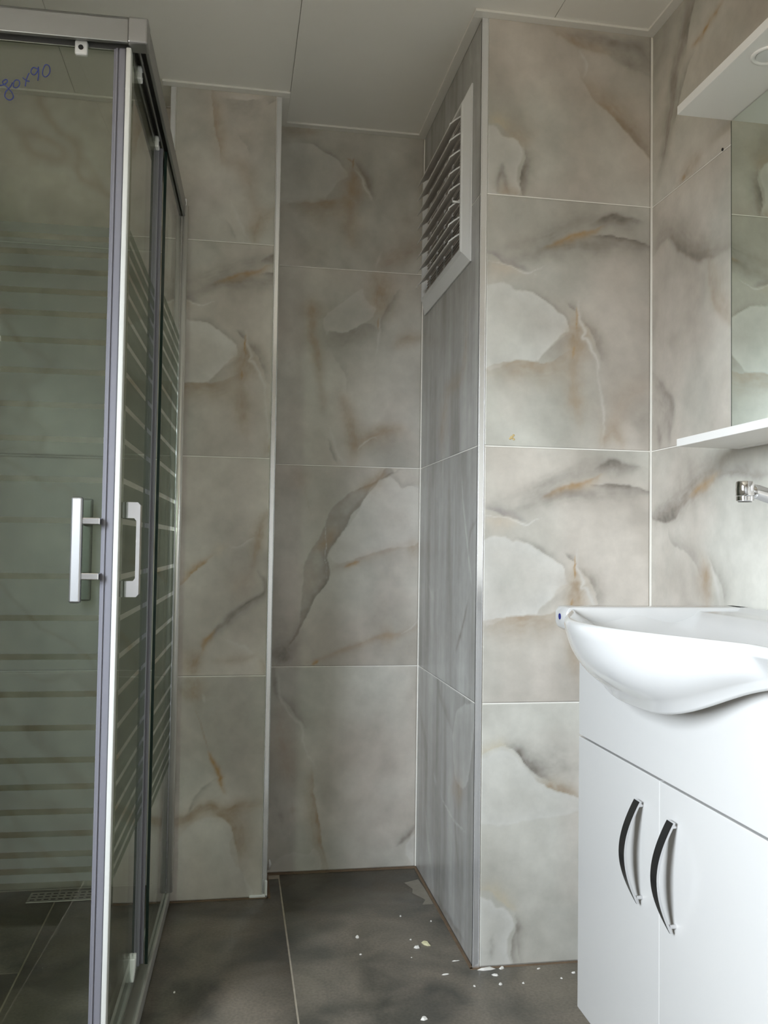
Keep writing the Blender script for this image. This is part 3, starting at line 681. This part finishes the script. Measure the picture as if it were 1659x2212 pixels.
# corner edge trims and cornices
def trim(n, b, label, mat=M_PVC, bevel=0.0008):
    return b.build('trim_%d' % n, mat, None, bevel=bevel, label=label, kind='structure')
def edge_trim(xa, xb, Y, side):
    b = MB(); zt = ZC - .001
    b.box(xa + .0015, xb - .0015, Y - .0012, Y + .009, 0, zt)                       # flat face
    b.tube([((xa + .0016), Y - .0004, 0), ((xa + .0016), Y - .0004, zt)], .0017, 10)   # bright rounded nosing
    b.tube([((xb - .0012), Y - .0008, 0), ((xb - .0012), Y - .0008, zt)], .0012, 8)
    return b
trim(1, edge_trim(XC - .0015, XC + .0145, Y1, 1), 'white metal edge strip on the shaft corner', M_EDGE, 0)
trim(2, edge_trim(XL - .012, XL + .0025, Y3, 1), 'white metal edge strip on the right corner of the pipe column', M_EDGE, 0)
trim(3, edge_trim(XLL - .0015, XLL + .012, Y3, 1), 'white metal edge strip on the left corner of the pipe column', M_EDGE, 0)
def cornice(n, boxes, label):
    b = MB()
    for xa, xb, ya, yb in boxes:
        b.box(xa, xb, ya, yb, ZC, ZC + .006)
    trim(n, b, label)
cw = .024
cornice(4, [(XC - cw, XR, Y1 - cw, Y1 - .0002)], 'pale cornice strip along the top of the shaft front')
cornice(5, [(XC - cw, XC - .0002, Y1, Y2 - cw)], 'pale cornice strip along the top of the shaft side')
cornice(6, [(XL + cw, XC - .0002, Y2 - cw, Y2 - .0002)], 'pale cornice strip along the top of the niche')
cornice(7, [(XLL - cw, XL + cw, Y3 - cw, Y3 - .0002)], 'pale cornice strip along the top of the pipe column')
cornice(8, [(XL + .0002, XL + cw, Y3, Y2)], 'pale cornice strip on the right side of the pipe column')
cornice(9, [(XW, XLL - cw, YS - cw, YS - .0002)], 'pale cornice strip along the top of the shower wall')
cornice(10, [(XR - cw, XR - .0002, REAR_Y, Y1 - cw)], 'pale cornice strip along the top of the right wall')
cornice(11, [(XW + .0002, XW + cw, REAR_Y, YS - cw)], 'pale cornice strip along the top of the left wall')

# ---------------------------------------------------------------- louvred vent on the shaft side
vy0, vy1, vz0, vz1 = 2.060, 2.585, 1.662, 2.107
vent = empty('ventilation_grille', (XC, (vy0 + vy1) / 2, vz0), 'white framed louvre vent with open slats high on the shaft side', 'vent')
vx, vyc = XC, (vy0 + vy1) / 2
b = MB()
def L(x, y, z): return (x - vx, y - vyc, z - vz0)
o = [(vy0, vz0), (vy1, vz0), (vy1, vz1), (vy0, vz1)]
rings = [(0.0005, 0.0), (0.004, 0.0), (0.006, .006), (0.017, .030), (0.021, .034), (0.021, .042), (0.004, .044)]
vs = []
for dx, ins in rings:
    for (yy, zz), (sy, sz) in zip(o, ((1, 1), (-1, 1), (-1, -1), (1, -1))):
        vs.append(L(XC - dx, yy + sy * ins, zz + sz * ins))
fs = []
for i in range(len(rings) - 1):
    for k in range(4):
        k2 = (k + 1) % 4; fs.append((i * 4 + k, i * 4 + k2, (i + 1) * 4 + k2, (i + 1) * 4 + k))
b.add(vs, fs); b.build('frame', M_WPLAS, vent)
b = MB(); b.box(-.003, -.0005, vy0 + .04 - vyc, vy1 - .04 - vyc, .04, vz1 - vz0 - .04); b.build('duct_opening', M_BROWN, vent)
iy0, iy1 = vy0 + .043 - vyc, vy1 - .043 - vyc
ih = vz1 - vz0
for i in range(5):                                                   # upright ribs and fine bars of the inner grid
    yy = iy0 + (iy1 - iy0) * (i + .5) / 5
    MB().box(-.008, -.004, yy - .003, yy + .003, .043, ih - .043).build('grid_upright', M_WPLAS, vent)
barm = MB().box(-.007, -.004, iy0, iy1, -.0012, .0012).mesh('grid_bar', M_SLAT)
for i in range(44):
    ob = bpy.data.objects.new('grid_bar', barm); put(ob, vent); ob.location = (0, 0, .048 + i * (ih - .096) / 43)
sl = MB()                                                            # one tilted slat, hinged at its top, lip at its outer edge
ya, yb = 2.113 - vyc, 2.500 - vyc
prof = [(-.016, .0), (-.030, -.010), (-.046, -.024), (-.0475, -.030), (-.0460, -.030), (-.0448, -.0252), (-.029, -.0118), (-.015, -.002)]
sl.prism(prof, 'y', ya, yb)
slm = sl.mesh('slat', M_SLAT)
for i in range(8):
    ob = bpy.data.objects.new('slat', slm); put(ob, vent); ob.location = (0, 0, 2.048 - vz0 - i * .0428)
    if i == 0: edge_hlm = MB().prism([(x_ * 1.02, z_ + (.0012 if n_ < 3 else -.0004)) for n_, (x_, z_) in enumerate(prof)], 'y', ya - .0022, ya).mesh('slat_edge_highlight', M_WPLAS)
    put(bpy.data.objects.new('slat_edge_highlight', edge_hlm), ob)  # white end sliver paints the light caught on the slat's near edge
for i in range(8):
    MB().tube([(-.016, ya + .004, 2.044 - vz0 - i * .0428), (-.016, ya - .008, 2.044 - vz0 - i * .0428)], .0022, 8).build('hinge_pin', M_WPLAS, vent, smooth=True)
MB().tube([(-.020, ya - .012, 1.822 - vz0), (-.040, ya - .014, 1.822 - vz0)], .003, 8).build('control_knob', M_WPLAS, vent, smooth=True)

# ---------------------------------------------------------------- shower enclosure (local frame: x along the front, y into the depth)
ANG = math.radians(1.52)
shower = empty('shower_enclosure', (-0.172, 1.587, 0), 'corner shower enclosure with striped glass sliding doors and grey rails', 'shower', -ANG)
SIDE, FRONT = 0.863, 0.862
ZR0, ZR1 = 1.852, 1.898
def side_u(z0, z1, lip, up):                       # U channel along the side, opening down (top rail) or up (bottom rail)
    b = MB()
    b.box(-.006, 0, .033, SIDE, z0, z1); b.box(-.036, -.031, .033, SIDE, z0, z1)
    if up: b.box(-.036, 0, .033, SIDE, z1 - .006, z1)
    else: b.box(-.036, 0, .033, SIDE, z0, z0 + .005)
    return b
b = side_u(ZR0, ZR1, 0, True); b.box(-.020, -.016, .033, SIDE, ZR0 + .006, ZR1); b.build('top_rail', M_DARKALU, shower, bevel=.0012)
b = MB(); b.box(-FRONT, -.033, 0, .006, ZR0, ZR1).box(-FRONT, -.033, .031, .036, ZR0, ZR1).box(-FRONT, -.033, 0, .036, ZR1 - .006, ZR1).box(-FRONT, -.033, .016, .020, ZR0 + .006, ZR1)
b.build('top_rail', M_DARKALU, shower, bevel=.0012)
MB().box(-.034, .0015, -.0015, .034, ZR0 - .001, ZR1 + .0015).build('corner_cap', M_PULL, shower, bevel=.004, seg=3)
side_u(0.003, .036, 0, False).build('bottom_rail', M_RAILB, shower, bevel=.0012)
b = MB(); b.box(-FRONT, -.033, 0, .006, .003, .036).box(-FRONT, -.033, .031, .036, .003, .036).box(-FRONT, -.033, 0, .036, .003, .008)
b.build('bottom_rail', M_DARKALU, shower, bevel=.0012)
MB().box(-.034, .001, -.001, .034, .003, .038).build('corner_cap', M_CHROME, shower, bevel=.003)
b = MB(); b.box(-.028, .002, SIDE - .020, SIDE, .036, ZR1 + .002); b.box(-.024, -.006, SIDE - .034, SIDE - .020, .036, ZR0)
b.build('wall_profile', M_SATIN, shower, bevel=.002)
MB().tube([(-.002, SIDE - .021, .036), (-.002, SIDE - .021, ZR0 + .03)], .0105, 24).build('profile_nosing', M_NOSE, shower, smooth=True)  # rounded edge, its pale colour standing in for a highlight
MB().box(-.030, .004, SIDE - .024, SIDE, ZR1 - .05, ZR1 + .006).build('end_cap', M_CHROME, shower, bevel=.003)
MB().box(-FRONT, -FRONT + .02, .002, .030, .036, ZR0).build('wall_profile', M_SATIN, shower, bevel=.002)

LZ = [1.5239, 1.5016, 1.4728, 1.4405, 1.4042, 1.3641, 1.3159, 1.2619, 1.2022, 1.1419, 1.0710, 0.9987, 0.9008, 0.8280, 0.7605, 0.6957, 0.6375, 0.5819, 0.5360, 0.4935, 0.4554, 0.4206, 0.3927, 0.3735]
def bands():
    out = []
    for i in range(len(LZ) - 1):
        hi = LZ[i] - (.0052 if i else 0); lo = LZ[i + 1] + (.0052 if i < len(LZ) - 2 else 0)
        out.append((lo, hi))
    return out
def pane(name, x0, x1, y0, y1, z0, z1, stripes=None, label=None):
    p = MB().box(x0, x1, y0, y1, z0, z1).build(name, M_GLASS, shower, label=label)
    if stripes:
        for lo, hi in bands():
            MB().box(*stripes, lo, hi).build('frosted_stripe', M_FROST, p)
    return p
DZ0, DZ1 = .046, 1.850
fdoor = pane('front_door', -.450, -.056, .025, .031, DZ0, DZ1, (-.450, -.056, .0243, .0248), 'clear front door pane with sandblasted horizontal stripes')
pane('fixed_front_pane', -FRONT + .012, -.43, .010, .016, .036, ZR0)
sdoor = pane('side_door', -.031, -.025, .030, .420, DZ0, DZ1, (-.0248, -.0243, .030, .420))
spane = pane('fixed_side_pane', -.014, -.008, .440, SIDE - .030, .036, ZR0, (-.0078, -.0073, .444, SIDE - .034))
MB().box(-.0142, -.0078, .437, .4405, .036, ZR0).build('glass_edge', M_GLASSEDGE, spane)
# magnetic seals where the two doors meet
b = MB(); b.box(-.060, -.047, .020, .036, DZ0, DZ1).box(-.050, -.0385, .016, .030, DZ0, DZ1); b.build('door_seal', M_SEALG, shower, bevel=.002)
b = MB(); b.box(-.056, -.052, .017, .020, DZ0, DZ1); b.build('seal_ridge', M_SEALG, shower, bevel=.001)
b = MB(); b.box(-.0375, -.0285, .012, .034, DZ0, DZ1); b.build('door_seal', M_SEALW, shower, bevel=.002, label='pale seal strip on the side door')
# rear seal of the sliding side door
b = MB(); b.box(-.034, -.022, .405, .424, DZ0, DZ1).box(-.0225, -.015, .416, .424, DZ0, DZ1); b.build('door_rear_seal', M_SEALG, shower, bevel=.0015)
# handles: front door (bar on two posts) and side door (flat C bracket), inside and outside
hz0, hz1 = .8565, 1.039
h = MB().box(-.1055, -.0865, -.012, .000, hz0, hz1).build('door_handle', M_PULL, shower, bevel=.003, label='upright satin chrome pull on the front door')
for zc in (.998, .902):
    MB().box(-.088, -.058, -.006, .006, zc - .006, zc + .006).box(-.068, -.058, -.004, .0245, zc - .006, zc + .006).build('handle_post', M_PULLC, h, bevel=.0015)
MB().box(-.098, -.080, .045, .057, hz0, hz1).box(-.094, -.084, .032, .046, .99, 1.003).box(-.094, -.084, .032, .046, .895, .908).build('door_handle', M_PULL, shower, bevel=.003)
def cframe(sgn):
    outer = [(0, .863), (.021, .863), (.0255, .868), (.0255, 1.030), (.021, 1.035), (0, 1.035), (0, 1.006), (.0150, 1.006), (.0188, 1.001), (.0188, .897), (.0150, .892), (0, .892)]
    return outer
b = MB(); C_ = [(-.0240 + p, q) for p, q in cframe(1)]
n = len(C_)
b.prism(C_, 'y', .060, .082)
b.build('door_handle', M_PULLC, shower, label='flat C shaped chrome pull on the side door')
b = MB(); b.prism([(-.0320 - p, q) for p, q in cframe(1)], 'y', .060, .082); b.build('door_handle', M_PULLC, shower)
# rollers
def roller(x, y, z, along):
    b = MB()
    if along == 'x': b.box(x - .011, x + .011, y - .006, y + .006, z - .012, z + .014)
    else: b.box(x - .006, x + .006, y - .011, y + .011, z - .012, z + .014)
    r = b.build('roller_block', M_WPLAS, shower, bevel=.003)
    a = (x, y - .0075, z) if along == 'x' else (x + .0075, y, z)
    c = (x, y - .0055, z) if along == 'x' else (x + .0055, y, z)
    MB().tube([a, c], .0045, 10).build('roller_hub', M_BLACK, r)
roller(-.117, .026, 1.846, 'x'); roller(-.40, .026, 1.846, 'x')
roller(-.027, .107, 1.850, 'y'); roller(-.027, .395, 1.850, 'y')
b = MB(); b.prism([(-.034, .100), (-.019, .100), (-.020, .076), (-.0225, .052), (-.0305, .052), (-.033, .076)], 'y', .322, .338)
r = b.build('roller_block', M_WPLAS, shower, bevel=.002, label='white bottom roller of the side door')
for sx in (-.032, -.022): MB().tube([(sx, .330, .099), (sx, .330, .108)], .0035, 8).build('roller_hub', M_WPLAS, r)
# marker writing on the front pane
TEXT = [[(-0.2546, 1.766), (-0.2462, 1.769), (-0.2411, 1.7752), (-0.2443, 1.7783), (-0.2495, 1.7722), (-0.2418, 1.7649), (-0.2331, 1.7554), (-0.2307, 1.7466), (-0.2369, 1.7415), (-0.2445, 1.7465), (-0.2437, 1.7556), (-0.2365, 1.7654), (-0.2325, 1.7737)],
        [(-0.2304, 1.775), (-0.2308, 1.7659), (-0.2248, 1.7653), (-0.2208, 1.7713), (-0.222, 1.7781), (-0.2274, 1.7787), (-0.2304, 1.775)], [(-0.2158, 1.7843), (-0.2093, 1.7792), (-0.2039, 1.7786)], [(-0.2054, 1.7933), (-0.2093, 1.7815), (-0.2111, 1.7688)],
        [(-0.1906, 1.8015), (-0.1982, 1.8042), (-0.2023, 1.7958), (-0.1968, 1.7906), (-0.1906, 1.7992), (-0.1897, 1.8061), (-0.1889, 1.7925), (-0.1901, 1.781)], [(-0.182, 1.8011), (-0.1818, 1.792), (-0.1763, 1.7891), (-0.1701, 1.7977), (-0.1715, 1.809), (-0.178, 1.8107), (-0.182, 1.8011)]]
b = MB()
for st in TEXT:
    b.tube([(u, .0246, z) for u, z in smoothline(st, 4)], .00095, 6, flat=1.0)
b.build('marker_writing', M_INK, fdoor, label='blue handwritten 80x90 on the glass')
# drain channel in the shower floor
dr = empty('shower_drain', (-0.44, 2.523, 0), 'slotted steel floor drain by the shower back wall', 'drain')
MB().box(-.085, .085, -.034, .034, .0003, .003).build('drain_frame', M_GRATE, dr, bevel=.001)
for i in range(9):
    for j in range(3):
        xx = -.072 + i * .018; yy = -.019 + j * .019
        MB().box(xx - .006, xx + .006, yy - .003, yy + .003, .0032, .0036).build('slot', M_DARK, dr)

# ---------------------------------------------------------------- vanity cabinet
VX, VY0, VY1 = 0.662, 0.965, 1.617
van = empty('vanity_cabinet', (VX, (VY0 + VY1) / 2, 0), 'white lacquered vanity cabinet with two doors under the washbasin', 'cabinet')
def vb(x0, x1, y0, y1, z0, z1): return MB().box(x0 - VX, x1 - VX, y0 - (VY0 + VY1) / 2, y1 - (VY0 + VY1) / 2, z0, z1)
vc = (VY0 + VY1) / 2
b = vb(VX + .0185, XR - .003, VY0, VY0 + .018, .092, .7995)
for args in ((VX + .0185, XR - .003, VY1 - .018, VY1, .092, .7995), (VX + .0185, XR - .003, VY0 + .018, VY1 - .018, .092, .110), (XR - .012, XR - .003, VY0 + .018, VY1 - .018, .110, .72)):
    q_ = vb(*args); b.add(q_.v, q_.f)
b.build('body', M_LACQ, van)
vb(VX, VX + .018, VY0, VY1, .606, .798).build('apron_panel', M_LACQ, van, bevel=.0012)
for k, (ya, yb, hy) in enumerate(((vc + .0008, VY1, 1.350), (VY0, vc - .0008, 1.240))):
    dr_ = vb(VX, VX + .018, ya, yb, .092, .6025).build('door', M_LACQ, van, bevel=.0012)
    hb = MB(); zt, zb = .556, .391; n = 22; prof = []
    for i in range(n + 1):
        t_ = i / n; zz = zt + (zb - zt) * t_
        bow = math.sin(math.pi * t_) ** .95
        wdt = .0100 if t_ < .55 else .0100 * (1 - ((t_ - .55) / .45) ** 1.6 * .85)
        prof.append((zz, -.005 - .0265 * bow, wdt))
    vs = []; fs = []
    for zz, xx, w in prof:
        tk = .0045
        for dx, dy in ((-tk, -w), (-tk, w), (0, w * .92), (0, -w * .92)): vs.append((xx + dx, hy - vc + dy, zz))
    for i in range(n):
        for q in range(4):
            q2 = (q + 1) % 4; fs.append((i * 4 + q, i * 4 + q2, i * 4 + 4 + q2, i * 4 + 4 + q))
    fs.append((0, 1, 2, 3)); fs.append((n * 4 + 3, n * 4 + 2, n * 4 + 1, n * 4))
    hb.add(vs, fs)
    for zz in (.548, .401):
        xx = np.interp(zz, [p[0] for p in prof][::-1], [p[1] for p in prof][::-1])
        hb.tube([(xx, hy - vc, zz), (.0005, hy - vc, zz)], .0032, 10)
    ho = hb.build('bow_handle', M_CHROME, dr_, label='bowed chrome handle with a dark outer face'); smooth_by_angle(ho, 50)
    ho.data.materials.append(M_NICKEL)
    for p_ in ho.data.polygons:
        if p_.normal.x < -.6 and p_.center.x < -.008: p_.material_index = 1
for (xx, yy) in ((VX + .045, VY0 + .05), (VX + .045, VY1 - .05), (XR - .05, VY0 + .05), (XR - .05, VY1 - .05)):
    b = MB().lathe([(.016, 0), (.016, .006), (.012, .010), (.012, .080), (.02, .092)], xx - VX, yy - vc, 16); b.build('leg', M_BLACK, van, smooth=False)

# ---------------------------------------------------------------- washbasin
BC, BY = 1.271, 0.350                                  # centre and half width along the wall
bas = empty('washbasin', (XR, BC, 0.80), 'white ceramic washbasin with a bowed front on the vanity cabinet', 'washbasin')
ZT = .850
XB = XR - .003                                         # back edge on the wall
def bell(q):                                          # lower edge of the front skirt
    return .806 - .083 * math.exp(-(abs(q) / .235) ** 3.0)
def lowx(q): return .650 - .042 * math.exp(-(abs(q) / .22) ** 2.5)
def rimx(q):                                          # front rim in plan: flat ends, bowed middle
    a = min(1, abs(q) / .295)
    return .617 - .097 * (math.cos(a * math.pi) * .5 + .5) ** .6
NQ = 84
qs = [math.copysign(1 - (1 - abs(q)) ** 1.2, q) * BY for q in [(-1 + 2 * i / NQ) for i in range(NQ + 1)]]
P = []
def row(f): P.append([f(q) for q in qs])
row(lambda q: (.6612, q, bell(q) + .016))
row(lambda q: (lowx(q) + .010, q, bell(q) + .006))
for k in range(6):                                    # rounded lower edge
    th = math.pi * (.5 - k / 5 * .85)
    row(lambda q, th=th: (lowx(q) + .0055 * math.sin(th), q, bell(q) + .0055 - .0055 * math.cos(th - .0)) if th > 0 else (lowx(q) + .0055 * math.sin(th), q, bell(q) + .0055 - .0055 * math.cos(th)))
for k in range(1, 13):                                # skirt up to the rim, gently convex
    t_ = k / 12
    def f(q, t_=t_):
        x0_, z0_ = lowx(q) - .0055, bell(q) + .008; x1_, z1_ = rimx(q), ZT - .012
        bul = .016 * math.sin(math.pi * t_) * max(0, 1 - (abs(q) / .30) ** 4)
        return (x0_ + (x1_ - x0_) * t_ - bul * .8, q, z0_ + (z1_ - z0_) * t_ - bul * .45)
    row(f)
for k in range(1, 6):                                 # rounded rim
    th = math.pi * k / 5
    row(lambda q, th=th: (rimx(q) + .007 - .007 * math.cos(th), q * (1 - .012 * k / 5), ZT - .012 + (.012 if th > math.pi / 2 else .012) * math.sin(th) + (.006 if k == 5 else 0) + (.002 if k == 4 else 0)))
def xin(q): return rimx(q) + .014
def dep(q): return .100 * max(0, 1 - (abs(q) / BY) ** 4) ** .7
for k in range(1, 17):                                # bowl
    t_ = k / 16
    def f(q, t_=t_):
        yy = q * (.985 - .14 * math.sin(math.pi * t_) ** .7)
        xx = xin(q) + (.880 - xin(q)) * t_
        return (xx, yy, ZT - .006 - dep(q) * math.sin(math.pi * t_) ** 1.0 if 0 < t_ < 1 else ZT - .006)
    row(f)
row(lambda q: (.886, q * .985, ZT - .004))
row(lambda q: (XB - .026, q * .985, ZT - .004))
row(lambda q: (XB - .020, q * .99, ZT + .003))
row(lambda q: (XB, q, ZT + .003))
row(lambda q: (XB, q, .8005))
b = MB(); nr = len(P); nc = NQ + 1
b.add([(p[0] - XR, p[1], p[2] - .80) for r_ in P for p in r_],
      [(i * nc + j, i * nc + j + 1, (i + 1) * nc + j + 1, (i + 1) * nc + j) for i in range(nr - 1) for j in range(NQ)])
bo = b.build('basin_body', M_CERAM, bas, smooth=True); smooth_by_angle(bo, 60)
for sg in (-1, 1):                                     # thick ends of the basin
    prof = [(.630, .806), (.619, .812), (.6150, .822), (.6150, .842), (.621, ZT + .0015), (.632, ZT + .003), (XB, ZT + .003), (XB, .802)]
    e = MB(); e.prism([(x - XR, z - .80) for x, z in prof], 'y', sg * (BY - (.056 if sg > 0 else .012)), sg * (BY + .003))
    ob = e.build('rim_end', M_CERAM, bas, bevel=.003, seg=3); smooth_by_angle(ob, 40)
MB().lathe([(.021, -.056), (.021, -.054), (.012, -.052)], .70 - XR, 0, 20).build('waste_plug', M_CHROME, bas)
MB().tube([(.6152 - XR, BY - .022, .033), (.6144 - XR, BY - .022, .033)], .0060, 14).build('blue_dot', M_BLUE, bas)

# ---------------------------------------------------------------- tap
FX, FY = .925, vc + .012
tap = empty('basin_tap', (FX, FY, ZT - .004), 'chrome basin tap with a raised curved spout', 'tap')
MB().lathe([(.028, 0), (.028, .006), (.022, .012), (.020, .10), (.022, .125), (.021, .15), (.012, .158)], 0, 0, 28).build('tap_body', M_CHROME, tap, smooth=True)
tz = lambda z: z - (ZT - .004)
tx = .815 - FX
b = MB(); b.tube([(0, 0, tz(.950)), (-.004, 0, tz(.985)), (-.016, 0, tz(1.018)), (-.038, 0, tz(1.040)), (-.065, 0, tz(1.052)), (-.090, 0, tz(1.059)), (tx + .004, 0, tz(1.0615))], [.013, .013, .0128, .0125, .0122, .0118, .0110], 18)
b.build('spout', M_CHROME, tap, smooth=True)
ob = MB().lathe([(.0125, tz(1.0755)), (.0142, tz(1.073)), (.0145, tz(1.0525)), (.0138, tz(1.0515))], tx, 0, 28).build('spout_head', M_CHROME, tap); smooth_by_angle(ob, 40)
ob = MB().lathe([(.0138, tz(1.0510)), (.0138, tz(1.044)), (.0115, tz(1.0425))], tx, 0, 28).build('aerator', M_CHROME, tap); smooth_by_angle(ob, 40)
MB().lathe([(.0108, tz(1.0424)), (.0108, tz(1.0421))], tx, 0, 20).build('aerator_mesh', M_DARK, tap)
b = MB(); b.tube([(0, 0, .158), (-.01, 0, .170), (-.055, 0, .186)], [.009, .009, .006], 12, flat=1.6); b.build('lever', M_CHROME, tap, smooth=True)

# ---------------------------------------------------------------- mirror unit
my0, my1 = 0.965, 1.600
mir = empty('mirror_unit', (XR, (my0 + my1) / 2, 1.16), 'white framed bathroom mirror with shelf and lamp canopy on the right wall', 'mirror')
mc = (my0 + my1) / 2
def mb(x0, x1, y0, y1, z0, z1): return MB().box(x0 - XR, x1 - XR, y0 - mc, y1 - mc, z0 - 1.16, z1 - 1.16)
mb(.9765, XR - .001, my0, my1, 1.165, 1.850).build('back_panel', M_MELAM, mir, bevel=.001)
mb(.9715, .976, my0 + .001, my1 - .001, 1.183, 1.829).build('mirror_glass', M_MIRROR, mir)
mb(.9712, .9762, my1 - .001, my1 + .0005, 1.183, 1.829).build('mirror_edge', M_GLASSEDGE, mir)
mb(.855, XR - .001, my0, my1 + .002, 1.1655, 1.181).build('shelf', M_MELAM, mir, bevel=.0012)
can = mb(.855, XR - .001, my0, my1 + .002, 1.831, 1.8485).build('canopy', M_MELAM, mir, bevel=.0012)
for yy in (1.372, 1.193):
    b = MB(); vs = []; fs = []
    seg = 32
    for r_, zz in ((.030, 0), (.030, -.003), (.027, -.004), (.024, -.003), (.022, .0)):
        for k in range(seg):
            a = 2 * math.pi * k / seg; vs.append((.905 - XR + r_ * math.cos(a), yy - mc + r_ * math.sin(a), 1.831 - 1.16 + zz))
    for i in range(4):
        for k in range(seg):
            k2 = (k + 1) % seg; fs.append((i * seg + k, i * seg + k2, (i + 1) * seg + k2, (i + 1) * seg + k))
    b.add(vs, fs); sp = b.build('lamp_ring', M_MELAM, can, smooth=True)
    MB().lathe([(.0215, 1.829 - 1.16), (.0215, 1.8306 - 1.16)], .905 - XR, yy - mc, 24).build('lamp_lens', M_WPLAS, can)

# ---------------------------------------------------------------- little things
h = MB().tube([(0, 0, 0), (-.0015, 0, 0)], .0032, 12).build('drill_hole', M_BLACK, None, label='small black screw hole in the joint beside the mirror', cat='hole')
h.location = (XR - .0002, 1.667, 1.803)
rnd = random.Random(4)
b = MB()
for (dx, dz, r_) in ((0, 0, .0042), (.005, -.004, .0030), (.0045, .005, .0030), (-.004, -.003, .0028)):
    b.lathe([(r_, 0), (r_ * .8, .0012), (r_ * .3, .0018)], dx, dz, 9)
g = b.build('paint_dab', M_GOLD, None, label='small ochre dab stuck on the tile by the shaft edge', cat='paint dab')
g.rotation_euler = (math.radians(90), 0, 0); g.location = (0.640, Y1 - .0002, 1.222)
def crumb(x, y, sx, sy, rot, mat, label, group='crumbs on the floor'):
    b = MB(); n = 6; pts = []
    for k in range(n):
        a = 2 * math.pi * k / n; r_ = .75 + .5 * rnd.random(); pts.append((sx * r_ * math.cos(a), sy * r_ * math.sin(a)))
    hgt = min(sx, sy) * .6
    vs = [(p, q, 0) for p, q in pts] + [(p * .6, q * .6, hgt * (.7 + .6 * rnd.random())) for p, q in pts]
    b.add(vs, [tuple(range(n))[::-1], tuple(range(n, 2 * n))] + [(i, (i + 1) % n, n + (i + 1) % n, n + i) for i in range(n)])
    o = b.build('plaster_crumb', mat, None, label=label, cat='crumb', group=group); o.location = (x, y, .0003); o.rotation_euler = (0, 0, rot)
    return o
crumb(.478, 2.113, .008, .016, .5, M_CHIPY, 'largest pale yellow flake on the niche floor')
crumb(.453, 2.100, .007, .007, .2, M_CHIP, 'rounded cream crumb left of the yellow flake')
for (x, y, sx, sy, r_, lb) in [
        (.528, 2.020, .009, .002, .1, 'thin white sliver just left of the shaft corner strip'),
        (.489, 1.960, .008, .003, .1, 'white sliver in front of the shaft corner, on the dark floor'),
        (.600, 1.941, .009, .005, -.4, 'angular white chip right in front of the shaft front'),
        (.600, 1.900, .005, .005, 0, 'small white chip nearer the camera than the angular chip'),
        (.651, 1.898, .003, .003, 0, 'tiny white crumb alone on the floor before the shaft front'),
        (.708, 1.957, .005, .003, .3, 'pale crumb by the shaft wall halfway to the vanity'),
        (.780, 1.927, .006, .004, 0, 'white crumb close beside the vanity edge'),
        (.743, 1.907, .003, .003, 0, 'tiny speck left of the crumb beside the vanity'),
        (.446, 2.142, .003, .003, 0, 'tiny speck behind the rounded cream crumb'),
        (.519, 2.239, .003, .003, 0, 'tiny speck by the foot of the shaft side wall'),
        (.402, 1.786, .008, .006, .5, 'pale chip at the bottom edge of the photo'),
        (.624, 1.970, .006, .005, 0, 'white crumb against the foot of the shaft front'),
        (.318, 2.173, .005, .007, .2, 'oval white crumb in the middle of the niche floor'),
        (.314, 2.082, .003, .003, 0, 'tiny crumb below the oval crumb in the middle of the floor'),
        (.447, 2.280, .003, .005, 0, 'small yellowish speck deep in the niche, nearest its back wall'),
        (-.106, 1.964, .003, .004, 0, 'tiny speck beside the shower bottom rail'),
        (.540, 1.900, .003, .003, 0, 'tiny speck between the white sliver and the small chip'),
        (.430, 2.05, .002, .002, 0, 'faintest speck below the rounded cream crumb')]:
    crumb(x, y, sx, sy, r_, M_CHIP, lb)
crumb(.590, 1.970, .022, .006, 0, M_CHIP, 'white plaster lump at the foot of the shaft corner strip')
